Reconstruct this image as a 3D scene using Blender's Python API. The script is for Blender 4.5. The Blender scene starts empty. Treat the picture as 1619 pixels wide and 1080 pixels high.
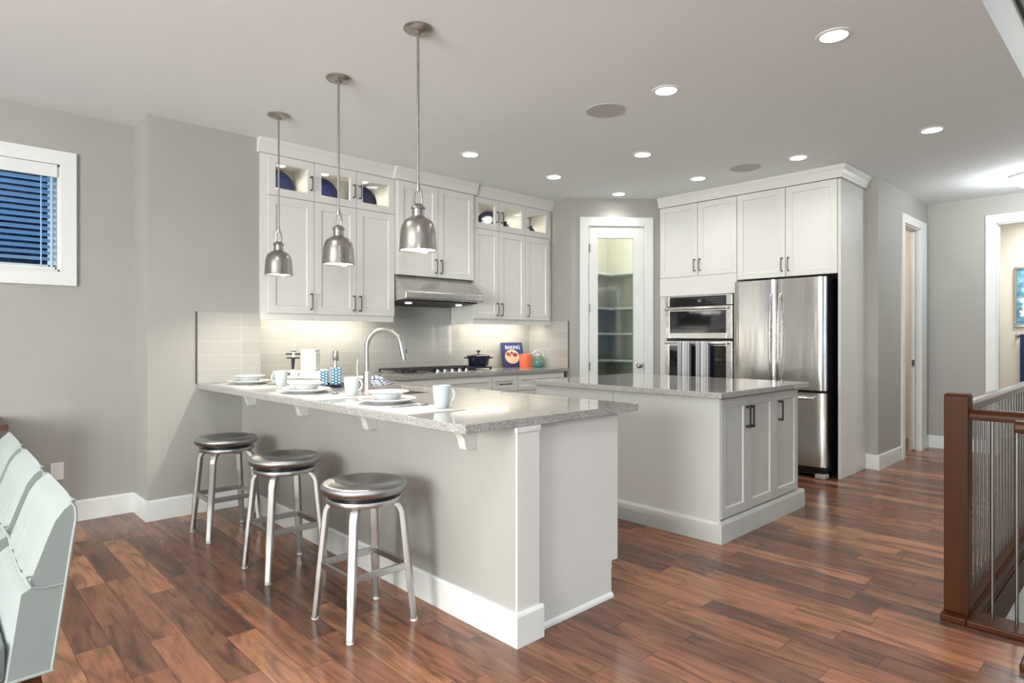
import bpy, bmesh, math, random
from mathutils import Vector, Matrix
random.seed(7)
SC = bpy.context.scene
COL = SC.collection
PI = math.pi

# ------------------------------------------------------------------ camera
cam_d = bpy.data.cameras.new('camera')
cam_d.sensor_width = 36.0
cam_d.lens = 982.0 * 36.0 / 1619.0
cam_d.shift_y = -5.5 / 1619.0
cam_d.clip_start = 0.05
cam_o = bpy.data.objects.new('camera', cam_d)
COL.objects.link(cam_o)
cam_o.location = (0, 0, 1.24)
cam_o.rotation_euler = (math.radians(90), 0, math.radians(46.4 - 90))
SC.camera = cam_o

# ------------------------------------------------------------------ view / world
SC.view_settings.view_transform = 'Standard'
SC.view_settings.look = 'None'
SC.view_settings.gamma = 1.0
SC.view_settings.use_curve_mapping = False
SC.view_settings.exposure = 0.53
W = bpy.data.worlds.new('dusk')
SC.world = W
W.use_nodes = True
W.node_tree.nodes['Background'].inputs[0].default_value = (0.06, 0.22, 0.55, 1)
W.node_tree.nodes['Background'].inputs[1].default_value = 1.3

CEIL = 2.755
DOWN_W = 11.5        # watts of one kitchen downlight
LIVING_W = 40.0      # watts of one added living room fill spot


def lamp(name, kind, loc, energy, color=(1, 1, 1), rot=(0, 0, 0), **kw):
    d = bpy.data.lights.new(name, kind)
    d.energy = energy
    d.color = color
    for k, v in kw.items():
        setattr(d, k, v)
    o = bpy.data.objects.new(name, d)
    o.location = loc
    o.rotation_euler = rot
    COL.objects.link(o)
    return o


WARM = (1.0, 0.87, 0.74)
NEUT = (1.0, 0.985, 0.94)
COOL = (0.92, 1.0, 0.99)
# ambient fill lamps added out of view, at the windows behind the camera
lamp('patio_fill', 'AREA', (-1.2, -4.35, 1.45), 400, COOL, (math.radians(90), 0, PI), shape='RECTANGLE', size=4.6, size_y=2.3)
lamp('dining_fill', 'AREA', (-3.85, 1.0, 1.5), 315, (0.96, 0.985, 0.95), (math.radians(90), 0, math.radians(-90)), shape='RECTANGLE', size=2.8, size_y=1.9)  # second added fill, from the dining side
# light falling down the open stairwell
lamp('stairwell_light', 'AREA', (5.0, -0.1, 5.0), 40, NEUT, (0, 0, 0), shape='RECTANGLE', size=2.5, size_y=0.9)
# strip lights under the upper cabinets
UC = (1.0, 0.93, 0.80)

# ------------------------------------------------------------------ materials
def new_mat(name):
    m = bpy.data.materials.new(name)
    m.use_nodes = True
    nt = m.node_tree
    return m, nt, nt.nodes['Principled BSDF']


def N(nt, typ, **kw):
    n = nt.nodes.new(typ)
    for k, v in kw.items():
        if k.startswith('i_'):
            n.inputs[k[2:].replace('_', ' ')].default_value = v
        else:
            setattr(n, k, v)
    return n


def L(nt, a, b):
    nt.links.new(a, b)


def objcoord(nt):
    return N(nt, 'ShaderNodeTexCoord').outputs['Object']


def math_n(nt, op, a, b=None):
    n = N(nt, 'ShaderNodeMath', operation=op)
    for i, v in enumerate((a, b)):
        if v is None:
            continue
        if isinstance(v, (int, float)):
            n.inputs[i].default_value = v
        else:
            L(nt, v, n.inputs[i])
    return n.outputs[0]


def ramp(nt, fac, stops, interp='LINEAR'):
    r = N(nt, 'ShaderNodeValToRGB')
    r.color_ramp.interpolation = interp
    e = r.color_ramp.elements
    while len(e) < len(stops):
        e.new(0.5)
    for el, (p, c) in zip(e, stops):
        el.position = p
        el.color = (*c, 1)
    L(nt, fac, r.inputs[0])
    return r.outputs[0]


def mix(nt, fac, a, b, mode='MIX'):
    n = N(nt, 'ShaderNodeMix', data_type='RGBA', blend_type=mode)
    for s, v in ((n.inputs[0], fac), (n.inputs[6], a), (n.inputs[7], b)):
        if isinstance(v, (int, float)):
            s.default_value = v
        elif isinstance(v, tuple):
            s.default_value = (*v, 1)
        else:
            L(nt, v, s)
    return n.outputs[2]


def paint(name, col, rough=0.5, bump=0.02, scale=180, var=0.03, coat=0.0):
    """painted / plain surface: slight tone variation and orange-peel bump"""
    m, nt, b = new_mat(name)
    oc = objcoord(nt)
    nz = N(nt, 'ShaderNodeTexNoise', i_Scale=3.0, i_Detail=4.0)
    L(nt, oc, nz.inputs['Vector'])
    lo = tuple(c * (1 - var) for c in col)
    hi = tuple(min(1, c * (1 + var)) for c in col)
    L(nt, ramp(nt, nz.outputs['Fac'], [(0.3, lo), (0.7, hi)]), b.inputs['Base Color'])
    b.inputs['Roughness'].default_value = rough
    if coat:
        b.inputs['Coat Weight'].default_value = coat
        b.inputs['Coat Roughness'].default_value = 0.08
    if bump:
        n2 = N(nt, 'ShaderNodeTexNoise', i_Scale=float(scale), i_Detail=2.0)
        L(nt, oc, n2.inputs['Vector'])
        bp = N(nt, 'ShaderNodeBump', i_Strength=bump, i_Distance=0.002)
        L(nt, n2.outputs['Fac'], bp.inputs['Height'])
        L(nt, bp.outputs[0], b.inputs['Normal'])
    return m


def metal(name, col, rough=0.3, stretch=(1, 1, 1), scale=60, var=0.08, bump=0.0):
    m, nt, b = new_mat(name)
    oc = objcoord(nt)
    mp = N(nt, 'ShaderNodeMapping')
    mp.inputs['Scale'].default_value = stretch
    L(nt, oc, mp.inputs['Vector'])
    nz = N(nt, 'ShaderNodeTexNoise', i_Scale=float(scale), i_Detail=3.0)
    L(nt, mp.outputs[0], nz.inputs['Vector'])
    lo = tuple(c * (1 - var) for c in col)
    hi = tuple(min(1, c * (1 + var)) for c in col)
    L(nt, ramp(nt, nz.outputs['Fac'], [(0.3, lo), (0.7, hi)]), b.inputs['Base Color'])
    b.inputs['Metallic'].default_value = 1.0
    r = math_n(nt, 'MULTIPLY_ADD', nz.outputs['Fac'], 0.12)
    r.node.inputs[2].default_value = rough - 0.06
    L(nt, r, b.inputs['Roughness'])
    if bump:
        bp = N(nt, 'ShaderNodeBump', i_Strength=bump, i_Distance=0.01)
        L(nt, nz.outputs['Fac'], bp.inputs['Height'])
        L(nt, bp.outputs[0], b.inputs['Normal'])
    return m


def emit(name, col, s):
    m, nt, b = new_mat(name)
    b.inputs['Base Color'].default_value = (0.8, 0.8, 0.8, 1)
    b.inputs['Emission Color'].default_value = (*col, 1)
    b.inputs['Emission Strength'].default_value = s
    return m


def clear_glass(name, tint=(0.97, 0.99, 0.98), rough=0.02, refl=1.0):
    m = bpy.data.materials.new(name)
    m.use_nodes = True
    nt = m.node_tree
    nt.nodes.clear()
    out = N(nt, 'ShaderNodeOutputMaterial')
    tr = N(nt, 'ShaderNodeBsdfTransparent')
    tr.inputs[0].default_value = (*tint, 1)
    gl = N(nt, 'ShaderNodeBsdfGlossy')
    gl.inputs['Roughness'].default_value = rough
    fr = N(nt, 'ShaderNodeFresnel')
    fr.inputs[0].default_value = 1.45
    mx = N(nt, 'ShaderNodeMixShader')
    ge = N(nt, 'ShaderNodeNewGeometry')
    L(nt, math_n(nt, 'MULTIPLY', math_n(nt, 'MULTIPLY', fr.outputs[0], refl), math_n(nt, 'SUBTRACT', 1.0, ge.outputs['Backfacing'])), mx.inputs[0])
    L(nt, tr.outputs[0], mx.inputs[1])
    L(nt, gl.outputs[0], mx.inputs[2])
    L(nt, mx.outputs[0], out.inputs[0])
    return m


def floor_mat():
    m, nt, b = new_mat('acacia planks')
    oc = objcoord(nt)
    sx = N(nt, 'ShaderNodeSeparateXYZ')
    L(nt, oc, sx.inputs[0])
    u = math_n(nt, 'DIVIDE', math_n(nt, 'SUBTRACT', sx.outputs[0], 0.078), 0.120)
    row = math_n(nt, 'FLOOR', u)
    fu = math_n(nt, 'FRACT', u)
    w1 = N(nt, 'ShaderNodeTexWhiteNoise', noise_dimensions='1D')
    L(nt, row, w1.inputs['W'])
    ln = math_n(nt, 'MULTIPLY_ADD', w1.outputs['Value'], 0.55)
    ln.node.inputs[2].default_value = 0.55
    w2 = N(nt, 'ShaderNodeTexWhiteNoise', noise_dimensions='1D')
    L(nt, math_n(nt, 'ADD', row, 37.3), w2.inputs['W'])
    v = math_n(nt, 'DIVIDE', math_n(nt, 'ADD', sx.outputs[1], math_n(nt, 'MULTIPLY', w2.outputs['Value'], 3.0)), ln)
    vi = math_n(nt, 'FLOOR', v)
    fv = math_n(nt, 'FRACT', v)
    cid = N(nt, 'ShaderNodeCombineXYZ')
    L(nt, row, cid.inputs[0]); L(nt, vi, cid.inputs[1])
    wn = N(nt, 'ShaderNodeTexWhiteNoise', noise_dimensions='3D')
    L(nt, cid.outputs[0], wn.inputs['Vector'])
    h = wn.outputs['Value']
    base = ramp(nt, h, [(0.0, (0.105, 0.058, 0.043)), (0.18, (0.140, 0.074, 0.053)), (0.42, (0.178, 0.090, 0.062)),
                        (0.62, (0.225, 0.113, 0.074)), (0.80, (0.265, 0.136, 0.086)), (0.94, (0.31, 0.168, 0.105)), (1.0, (0.36, 0.21, 0.13))])
    # grain inside each plank
    gv = N(nt, 'ShaderNodeCombineXYZ')
    L(nt, math_n(nt, 'MULTIPLY', sx.outputs[0], 9.0), gv.inputs[0])
    L(nt, math_n(nt, 'MULTIPLY', sx.outputs[1], 1.5), gv.inputs[1])
    L(nt, math_n(nt, 'MULTIPLY', h, 91.0), gv.inputs[2])
    g1 = N(nt, 'ShaderNodeTexNoise', i_Scale=1.5, i_Detail=2.5, i_Distortion=1.8)
    L(nt, gv.outputs[0], g1.inputs['Vector'])
    fig = ramp(nt, g1.outputs['Fac'], [(0.26, (0.34, 0.33, 0.35)), (0.38, (0.62, 0.60, 0.61)), (0.50, (0.96, 0.94, 0.92)), (0.62, (1.14, 1.13, 1.10)), (0.74, (1.28, 1.25, 1.20)), (0.9, (1.4, 1.36, 1.3))])
    c1 = mix(nt, 0.85, base, fig, 'MULTIPLY')
    gf = N(nt, 'ShaderNodeCombineXYZ')
    L(nt, math_n(nt, 'MULTIPLY', sx.outputs[0], 75.0), gf.inputs[0])
    L(nt, math_n(nt, 'MULTIPLY', sx.outputs[1], 3.2), gf.inputs[1])
    L(nt, math_n(nt, 'MULTIPLY', h, 53.0), gf.inputs[2])
    g2 = N(nt, 'ShaderNodeTexNoise', i_Scale=1.5, i_Detail=3.0, i_Distortion=0.5)
    L(nt, gf.outputs[0], g2.inputs['Vector'])
    fine = ramp(nt, g2.outputs['Fac'], [(0.3, (0.72, 0.7, 0.7)), (0.6, (1.08, 1.06, 1.05))])
    c2 = mix(nt, 0.7, c1, fine, 'MULTIPLY')
    # seams
    eu = math_n(nt, 'MINIMUM', fu, math_n(nt, 'SUBTRACT', 1.0, fu))
    su = math_n(nt, 'LESS_THAN', math_n(nt, 'MULTIPLY', eu, 0.120), 0.0012)
    ev = math_n(nt, 'MINIMUM', fv, math_n(nt, 'SUBTRACT', 1.0, fv))
    sv = math_n(nt, 'LESS_THAN', math_n(nt, 'MULTIPLY', ev, ln), 0.0013)
    seam = math_n(nt, 'MAXIMUM', su, sv)
    c3 = mix(nt, math_n(nt, 'MULTIPLY', seam, 0.75), c2, (0.02, 0.012, 0.01))
    L(nt, mix(nt, 1.0, c3, (1.12, 0.98, 0.84), 'MULTIPLY'), b.inputs['Base Color'])
    b.inputs['Specular IOR Level'].default_value = 0.38
    rr = math_n(nt, 'MULTIPLY_ADD', g1.outputs['Fac'], 0.06)
    rr.node.inputs[2].default_value = 0.22
    L(nt, rr, b.inputs['Roughness'])
    hgt = math_n(nt, 'SUBTRACT', 1.0, seam)
    bp = N(nt, 'ShaderNodeBump', i_Strength=0.25, i_Distance=0.002)
    L(nt, hgt, bp.inputs['Height'])
    L(nt, bp.outputs[0], b.inputs['Normal'])
    return m


def tile_mat():
    m, nt, b = new_mat('glass tile')
    oc = objcoord(nt)
    sx = N(nt, 'ShaderNodeSeparateXYZ')
    L(nt, oc, sx.inputs[0])
    cv = N(nt, 'ShaderNodeCombineXYZ')
    L(nt, math_n(nt, 'ADD', math_n(nt, 'ADD', sx.outputs[0], sx.outputs[1]), -0.0165), cv.inputs[0])
    L(nt, math_n(nt, 'SUBTRACT', sx.outputs[2], 1.424 - 0.1018 * 14), cv.inputs[1])
    br = N(nt, 'ShaderNodeTexBrick', offset=0.0, squash=1.0)
    br.inputs['Scale'].default_value = 1.0
    br.inputs['Brick Width'].default_value = 0.3065
    br.inputs['Row Height'].default_value = 0.1018
    br.inputs['Mortar Size'].default_value = 0.0018
    br.inputs['Mortar Smooth'].default_value = 0.1
    br.inputs['Color1'].default_value = (0.40, 0.395, 0.365, 1)
    br.inputs['Color2'].default_value = (0.44, 0.435, 0.40, 1)
    br.inputs['Mortar'].default_value = (0.50, 0.49, 0.455, 1)
    L(nt, cv.outputs[0], br.inputs['Vector'])
    L(nt, br.outputs['Color'], b.inputs['Base Color'])
    rr = math_n(nt, 'MULTIPLY_ADD', br.outputs['Fac'], 0.5)
    rr.node.inputs[2].default_value = 0.07
    L(nt, rr, b.inputs['Roughness'])
    b.inputs['Coat Weight'].default_value = 0.4
    bp = N(nt, 'ShaderNodeBump', i_Strength=0.35, i_Distance=0.002, invert=True)
    L(nt, br.outputs['Fac'], bp.inputs['Height'])
    L(nt, bp.outputs[0], b.inputs['Normal'])
    return m


def quartz_mat():
    m, nt, b = new_mat('speckled quartz')
    oc = objcoord(nt)
    n1 = N(nt, 'ShaderNodeTexNoise', i_Scale=330.0, i_Detail=2.0)
    v1 = N(nt, 'ShaderNodeTexVoronoi', i_Scale=260.0)
    L(nt, oc, n1.inputs['Vector']); L(nt, oc, v1.inputs['Vector'])
    a = ramp(nt, n1.outputs['Fac'], [(0.34, (0.24, 0.225, 0.21)), (0.46, (0.37, 0.355, 0.335)), (0.56, (0.44, 0.425, 0.40)), (0.68, (0.62, 0.61, 0.59))])
    s = N(nt, 'ShaderNodeSeparateColor')
    L(nt, v1.outputs['Color'], s.inputs[0])
    sp = ramp(nt, s.outputs[0], [(0.0, (0.50, 0.49, 0.48)), (0.16, (0.88, 0.88, 0.88)), (0.8, (1.0, 1.0, 1.0)), (0.95, (1.35, 1.35, 1.33))], 'CONSTANT')
    L(nt, mix(nt, 0.8, a, sp, 'MULTIPLY'), b.inputs['Base Color'])
    b.inputs['Roughness'].default_value = 0.07
    b.inputs['Specular IOR Level'].default_value = 1.0
    return m


def wood_mat(name, c0, c1, rough, axis=2, coat=0.0):
    m, nt, b = new_mat(name)
    oc = objcoord(nt)
    mp = N(nt, 'ShaderNodeMapping')
    s = [38.0, 38.0, 38.0]
    s[axis] = 2.5
    mp.inputs['Scale'].default_value = s
    L(nt, oc, mp.inputs['Vector'])
    nz = N(nt, 'ShaderNodeTexNoise', i_Scale=0.6, i_Detail=3.0, i_Distortion=0.8)
    L(nt, mp.outputs[0], nz.inputs['Vector'])
    L(nt, ramp(nt, nz.outputs['Fac'], [(0.3, c0), (0.7, c1)]), b.inputs['Base Color'])
    b.inputs['Roughness'].default_value = rough
    b.inputs['Coat Weight'].default_value = coat
    b.inputs['Coat Roughness'].default_value = 0.1
    b.inputs['Specular IOR Level'].default_value = 0.12
    return m


def stripe_mat(name, base, stripes, axis=0, period=0.05):
    """woven cloth with stripes; stripes = [(pos, colour)...] constant ramp over one period"""
    m, nt, b = new_mat(name)
    oc = objcoord(nt)
    sx = N(nt, 'ShaderNodeSeparateXYZ')
    L(nt, oc, sx.inputs[0])
    f = math_n(nt, 'FRACT', math_n(nt, 'DIVIDE', sx.outputs[axis], period))
    c = ramp(nt, f, stripes, 'CONSTANT')
    wv = N(nt, 'ShaderNodeTexNoise', i_Scale=500.0)
    L(nt, oc, wv.inputs['Vector'])
    L(nt, mix(nt, 0.25, c, wv.outputs['Fac'], 'MULTIPLY'), b.inputs['Base Color'])
    b.inputs['Roughness'].default_value = 0.9
    return m


def fabric_mat(name, col):
    m, nt, b = new_mat(name)
    oc = objcoord(nt)
    n1 = N(nt, 'ShaderNodeTexNoise', i_Scale=350.0, i_Detail=2.0)
    L(nt, oc, n1.inputs['Vector'])
    L(nt, ramp(nt, n1.outputs['Fac'], [(0.3, tuple(c * 0.95 for c in col)), (0.7, tuple(c * 1.03 for c in col))]), b.inputs['Base Color'])
    b.inputs['Roughness'].default_value = 0.85
    b.inputs['Sheen Weight'].default_value = 0.2
    bp = N(nt, 'ShaderNodeBump', i_Strength=0.06, i_Distance=0.001)
    L(nt, n1.outputs['Fac'], bp.inputs['Height'])
    L(nt, bp.outputs[0], b.inputs['Normal'])
    return m


def lattice_mat():
    m, nt, b = new_mat('blue lattice print')
    oc = objcoord(nt)
    sx = N(nt, 'ShaderNodeSeparateXYZ')
    L(nt, oc, sx.inputs[0])
    hor = math_n(nt, 'ADD', sx.outputs[0], sx.outputs[1])
    u = math_n(nt, 'ADD', hor, sx.outputs[2])
    w = math_n(nt, 'SUBTRACT', hor, sx.outputs[2])
    fs = []
    for q in (u, w):
        f = math_n(nt, 'FRACT', math_n(nt, 'DIVIDE', q, 0.019))
        fs.append(math_n(nt, 'LESS_THAN', math_n(nt, 'ABSOLUTE', math_n(nt, 'SUBTRACT', f, 0.5)), 0.20))
    k = math_n(nt, 'MULTIPLY', math_n(nt, 'SUBTRACT', 1.0, fs[0]), math_n(nt, 'SUBTRACT', 1.0, fs[1]))
    k2 = math_n(nt, 'MULTIPLY', fs[0], fs[1])
    c = mix(nt, k, (0.008, 0.035, 0.10), (0.45, 0.62, 0.68))
    c = mix(nt, k2, c, (0.05, 0.30, 0.42))
    L(nt, c, b.inputs['Base Color'])
    b.inputs['Roughness'].default_value = 0.15
    return m


M = {}
M['wall'] = paint('greige wall paint', (0.37, 0.362, 0.333), 0.55, 0.06, 140)
M['ceiling'] = paint('ceiling paint', (0.755, 0.785, 0.79), 0.85, 0.03, 60, 0.01)
M['trim'] = paint('white trim paint', (0.74, 0.75, 0.73), 0.35, 0.01)
M['cab'] = paint('off white cabinet lacquer', (0.70, 0.695, 0.66), 0.35, 0.01, 200, 0.015)
M['cab_in'] = paint('cabinet interior', (0.78, 0.75, 0.70), 0.5, 0.0)
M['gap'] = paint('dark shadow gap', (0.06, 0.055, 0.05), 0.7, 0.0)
M['island'] = paint('grey island lacquer', (0.52, 0.525, 0.50), 0.38, 0.01, 200, 0.015)
M['floor'] = floor_mat()
M['tile'] = tile_mat()
M['quartz'] = quartz_mat()
M['steel'] = metal('brushed stainless', (0.62, 0.60, 0.575), 0.27, (1, 1, 3), 3, 0.02)
M['steel_v'] = metal('brushed stainless front', (0.66, 0.635, 0.61), 0.19, (1, 3.2, 0.35), 2.6, 0.03, 0.30)
M['nickel'] = metal('brushed nickel', (0.40, 0.38, 0.35), 0.28, (1, 1, 1), 5, 0.03)
M['baluster'] = metal('dark pewter balusters', (0.24, 0.225, 0.21), 0.30, (1, 1, 1), 5, 0.03)
M['tapmetal'] = metal('tap nickel', (0.48, 0.465, 0.44), 0.26, (1, 1, 1), 5, 0.03)
M['chrome'] = metal('polished chrome', (0.72, 0.72, 0.71), 0.14)
M['alu'] = metal('brushed aluminium', (0.52, 0.52, 0.51), 0.36, (1, 1, 1), 6, 0.03)
M['alu_seat'] = metal('spun aluminium', (0.40, 0.40, 0.395), 0.33, (1, 1, 1), 6, 0.03)
_b = M['alu_seat'].node_tree
_tg = N(_b, 'ShaderNodeTangent', direction_type='RADIAL', axis='Z')
L(_b, _tg.outputs[0], _b.nodes['Principled BSDF'].inputs['Tangent'])
_b.nodes['Principled BSDF'].inputs['Anisotropic'].default_value = 0.75
M['pewter'] = metal('dark pewter', (0.16, 0.148, 0.135), 0.42)
M['bronze'] = metal('dark bronze', (0.055, 0.050, 0.046), 0.45)
M['black'] = paint('black enamel', (0.012, 0.012, 0.012), 0.35, 0.0)
M['iron'] = paint('cast iron', (0.03, 0.03, 0.032), 0.55, 0.1, 300)
M['blackglass'] = paint('black glass', (0.012, 0.012, 0.013), 0.06, 0.0)
M['screen'] = paint('grey display print', (0.16, 0.16, 0.17), 0.2, 0.0)
M['glass'] = clear_glass('clear pane')
M['glass_door'] = clear_glass('door pane', (0.90, 0.95, 0.92), 0.05, 0.8)
M['glass_green'] = clear_glass('pale green glass', (0.86, 0.96, 0.94), 0.03, 1.6)
M['porcelain'] = paint('white porcelain', (0.62, 0.64, 0.64), 0.12, 0.0)
M['mug'] = paint('pale blue grey glaze', (0.50, 0.56, 0.57), 0.15, 0.0)
M['charger'] = paint('dark glazed rim', (0.05, 0.05, 0.055), 0.25, 0.0)
M['navy'] = paint('navy glaze', (0.012, 0.016, 0.075), 0.16, 0.0)
M['navy2'] = paint('dark navy enamel', (0.008, 0.011, 0.032), 0.10, 0.0)
M['navy_cloth'] = fabric_mat('navy towelling', (0.008, 0.018, 0.075))
M['orange'] = paint('orange glaze', (0.85, 0.17, 0.075), 0.3, 0.0)
M['teal'] = paint('teal glaze', (0.06, 0.34, 0.32), 0.2, 0.0)
M['white_plastic'] = paint('white plastic', (0.75, 0.75, 0.73), 0.25, 0.0)
M['grille'] = paint('grey speaker grille', (0.46, 0.455, 0.44), 0.7, 0.3, 900)
M['lens'] = emit('lit lamp lens', (1.0, 0.96, 0.90), 14.0)
M['lens_soft'] = emit('lit frosted glass', (1.0, 0.95, 0.86), 7.0)
M['dome'] = emit('lit ceiling globe', (0.95, 0.98, 1.0), 6.0)
M['lens_dim'] = emit('dim hood lens', (1.0, 0.95, 0.88), 0.7)
M['puck'] = emit('lit puck lens', (1.0, 0.93, 0.82), 2.5)
M['rail'] = wood_mat('red brown railing wood', (0.036, 0.0085, 0.0010), (0.062, 0.0165, 0.0020), 0.42, 2, 0.0)
M['rail_y'] = wood_mat('red brown handrail wood', (0.036, 0.0085, 0.0012), (0.06, 0.0155, 0.0025), 0.34, 1, 0.0)
M['table'] = wood_mat('dark table wood', (0.05, 0.028, 0.018), (0.11, 0.06, 0.038), 0.35, 1)
M['leg_wood'] = wood_mat('brown leg wood', (0.07, 0.025, 0.012), (0.14, 0.05, 0.022), 0.35, 2)
M['chair'] = fabric_mat('pale linen', (0.235, 0.262, 0.252))
M['piping'] = fabric_mat('linen piping', (0.29, 0.31, 0.29))
M['runner'] = fabric_mat('off white woven mat', (0.42, 0.42, 0.405))
M['towel'] = stripe_mat('striped tea towel', (0.8, 0.8, 0.8), [(0.0, (0.74, 0.74, 0.74)), (0.16, (0.17, 0.19, 0.30)), (0.34, (0.74, 0.74, 0.74)), (0.46, (0.30, 0.29, 0.30)), (0.60, (0.74, 0.74, 0.74)), (0.72, (0.45, 0.44, 0.43)), (0.84, (0.74, 0.74, 0.74))], 1, 0.095)
M['towel_h'] = stripe_mat('blue striped towel', (0.8, 0.8, 0.8), [(0.0, (0.60, 0.63, 0.70)), (0.22, (0.06, 0.09, 0.22)), (0.36, (0.60, 0.63, 0.70)), (0.62, (0.22, 0.27, 0.42)), (0.74, (0.60, 0.63, 0.70))], 0, 0.055)
M['lattice'] = lattice_mat()
M['slat'] = paint('dusk tinted slat', (0.26, 0.48, 0.70), 0.4, 0.0)  # blue dusk light from outside is painted into the slat colour
M['cream'] = paint('cream wall paint', (0.72, 0.68, 0.60), 0.6, 0.05, 140)
M['dark_wood'] = paint('dark shelf paint', (0.10, 0.085, 0.08), 0.5, 0.0)
M['pink_cloth'] = fabric_mat('dusty pink cloth', (0.42, 0.24, 0.22))
M['carpet'] = fabric_mat('beige carpet', (0.50, 0.40, 0.32))
M['paper'] = paint('book pages', (0.75, 0.72, 0.64), 0.8, 0.0)
M['book'] = paint('navy book cover', (0.03, 0.045, 0.14), 0.3, 0.0)
M['book_cream'] = paint('printed cream plate', (0.72, 0.52, 0.36), 0.4, 0.1, 60, 0.25)
M['book_berry'] = paint('printed berry red', (0.25, 0.06, 0.05), 0.4, 0.1, 90, 0.5)
M['book_white'] = paint('printed white lettering', (0.8, 0.82, 0.86), 0.4, 0.0)
M['petal'] = paint('printed white petals', (0.80, 0.80, 0.76), 0.6, 0.1, 40, 0.1)
M['vent'] = paint('dark wood edge', (0.02, 0.012, 0.01), 0.3, 0.0)


def art_mat():
    m, nt, b = new_mat('blue botanical print')
    oc = objcoord(nt)
    n1 = N(nt, 'ShaderNodeTexNoise', i_Scale=9.0, i_Detail=5.0, i_Distortion=1.0)
    L(nt, oc, n1.inputs['Vector'])
    L(nt, ramp(nt, n1.outputs['Fac'], [(0.3, (0.015, 0.05, 0.10)), (0.45, (0.06, 0.20, 0.32)), (0.6, (0.20, 0.45, 0.58)), (0.72, (0.5, 0.7, 0.75))]), b.inputs['Base Color'])
    b.inputs['Roughness'].default_value = 0.3
    return m


M['art'] = art_mat()

# ------------------------------------------------------------------ mesh helpers
def BM():
    return bmesh.new()


def box(bm, x0, x1, y0, y1, z0, z1):
    v = [bm.verts.new((x, y, z)) for z in (z0, z1) for x, y in ((x0, y0), (x1, y0), (x1, y1), (x0, y1))]
    for f in ((3, 2, 1, 0), (4, 5, 6, 7), (0, 1, 5, 4), (1, 2, 6, 5), (2, 3, 7, 6), (3, 0, 4, 7)):
        bm.faces.new([v[i] for i in f])
    return bm


def obox(bm, c, ax, ay, az, hx, hy, hz):
    """oriented box"""
    c = Vector(c)
    v = [bm.verts.new(c + ax * sx * hx + ay * sy * hy + az * sz * hz) for sz in (-1, 1) for sx, sy in ((-1, -1), (1, -1), (1, 1), (-1, 1))]
    for f in ((3, 2, 1, 0), (4, 5, 6, 7), (0, 1, 5, 4), (1, 2, 6, 5), (2, 3, 7, 6), (3, 0, 4, 7)):
        bm.faces.new([v[i] for i in f])
    return bm


def prism(bm, poly, axis, a0, a1):
    """extrude a 2-D polygon along an axis. axis 'x': poly=(y,z); 'y': (x,z); 'z': (x,y)"""
    def p(q, a):
        return {'x': (a, q[0], q[1]), 'y': (q[0], a, q[1]), 'z': (q[0], q[1], a)}[axis]
    A = [bm.verts.new(p(q, a0)) for q in poly]
    B = [bm.verts.new(p(q, a1)) for q in poly]
    n = len(poly)
    for i in range(n):
        j = (i + 1) % n
        bm.faces.new((A[i], A[j], B[j], B[i]))
    bm.faces.new(A[::-1]); bm.faces.new(B)
    bmesh.ops.recalc_face_normals(bm, faces=bm.faces)
    return bm


def lathe(bm, prof, c=(0, 0, 0), seg=32, cap0=True, cap1=True, sx=1.0, sy=1.0):
    rings = []
    for r, z in prof:
        if r < 1e-6:
            rings.append([bm.verts.new((c[0], c[1], c[2] + z))])
        else:
            rings.append([bm.verts.new((c[0] + r * sx * math.cos(2 * PI * k / seg), c[1] + r * sy * math.sin(2 * PI * k / seg), c[2] + z)) for k in range(seg)])
    for a, b in zip(rings, rings[1:]):
        for k in range(seg):
            l = (k + 1) % seg
            if len(a) == 1 and len(b) == 1:
                continue
            if len(a) == 1:
                bm.faces.new((a[0], b[l], b[k]))
            elif len(b) == 1:
                bm.faces.new((a[k], a[l], b[0]))
            else:
                bm.faces.new((a[k], a[l], b[l], b[k]))
    if cap0 and len(rings[0]) > 1:
        bm.faces.new(rings[0][::-1])
    if cap1 and len(rings[-1]) > 1:
        bm.faces.new(rings[-1])
    bmesh.ops.recalc_face_normals(bm, faces=bm.faces)
    return bm


def tube(bm, pts, r, seg=12, square=None, up=None):
    """sweep a circle (or a rectangle square=(w,h)) along points; r may be a list"""
    pts = [Vector(p) for p in pts]
    n = len(pts)
    rs = r if isinstance(r, (list, tuple)) else [r] * n
    ref = Vector(up) if up else None
    rings = []
    prev = None
    for i, p in enumerate(pts):
        d = (pts[min(i + 1, n - 1)] - pts[max(i - 1, 0)]).normalized()
        if prev is None:
            a = ref if ref else (Vector((0, 0, 1)) if abs(d.z) < 0.9 else Vector((1, 0, 0)))
            s = d.cross(a).normalized()
        else:
            s = (prev - d * prev.dot(d)).normalized()
        t = s.cross(d).normalized()
        prev = s
        if square:
            w, h = square
            k = rs[i]
            rings.append([bm.verts.new(p + s * w * k * a + t * h * k * b) for a, b in ((-.5, -.5), (.5, -.5), (.5, .5), (-.5, .5))])
        else:
            rings.append([bm.verts.new(p + (s * math.cos(2 * PI * k / seg) + t * math.sin(2 * PI * k / seg)) * rs[i]) for k in range(seg)])
    m = len(rings[0])
    for a, b in zip(rings, rings[1:]):
        for k in range(m):
            l = (k + 1) % m
            bm.faces.new((a[k], a[l], b[l], b[k]))
    bm.faces.new(rings[0][::-1]); bm.faces.new(rings[-1])
    bmesh.ops.recalc_face_normals(bm, faces=bm.faces)
    return bm


def arc(c, r, a0, a1, n, ax, ay):
    c = Vector(c); ax = Vector(ax); ay = Vector(ay)
    return [c + ax * r * math.cos(a0 + (a1 - a0) * i / n) + ay * r * math.sin(a0 + (a1 - a0) * i / n) for i in range(n + 1)]


def wloc(o):
    v = Vector((0, 0, 0))
    while o is not None:
        v = v + o.location
        o = o.parent
    return v


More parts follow.
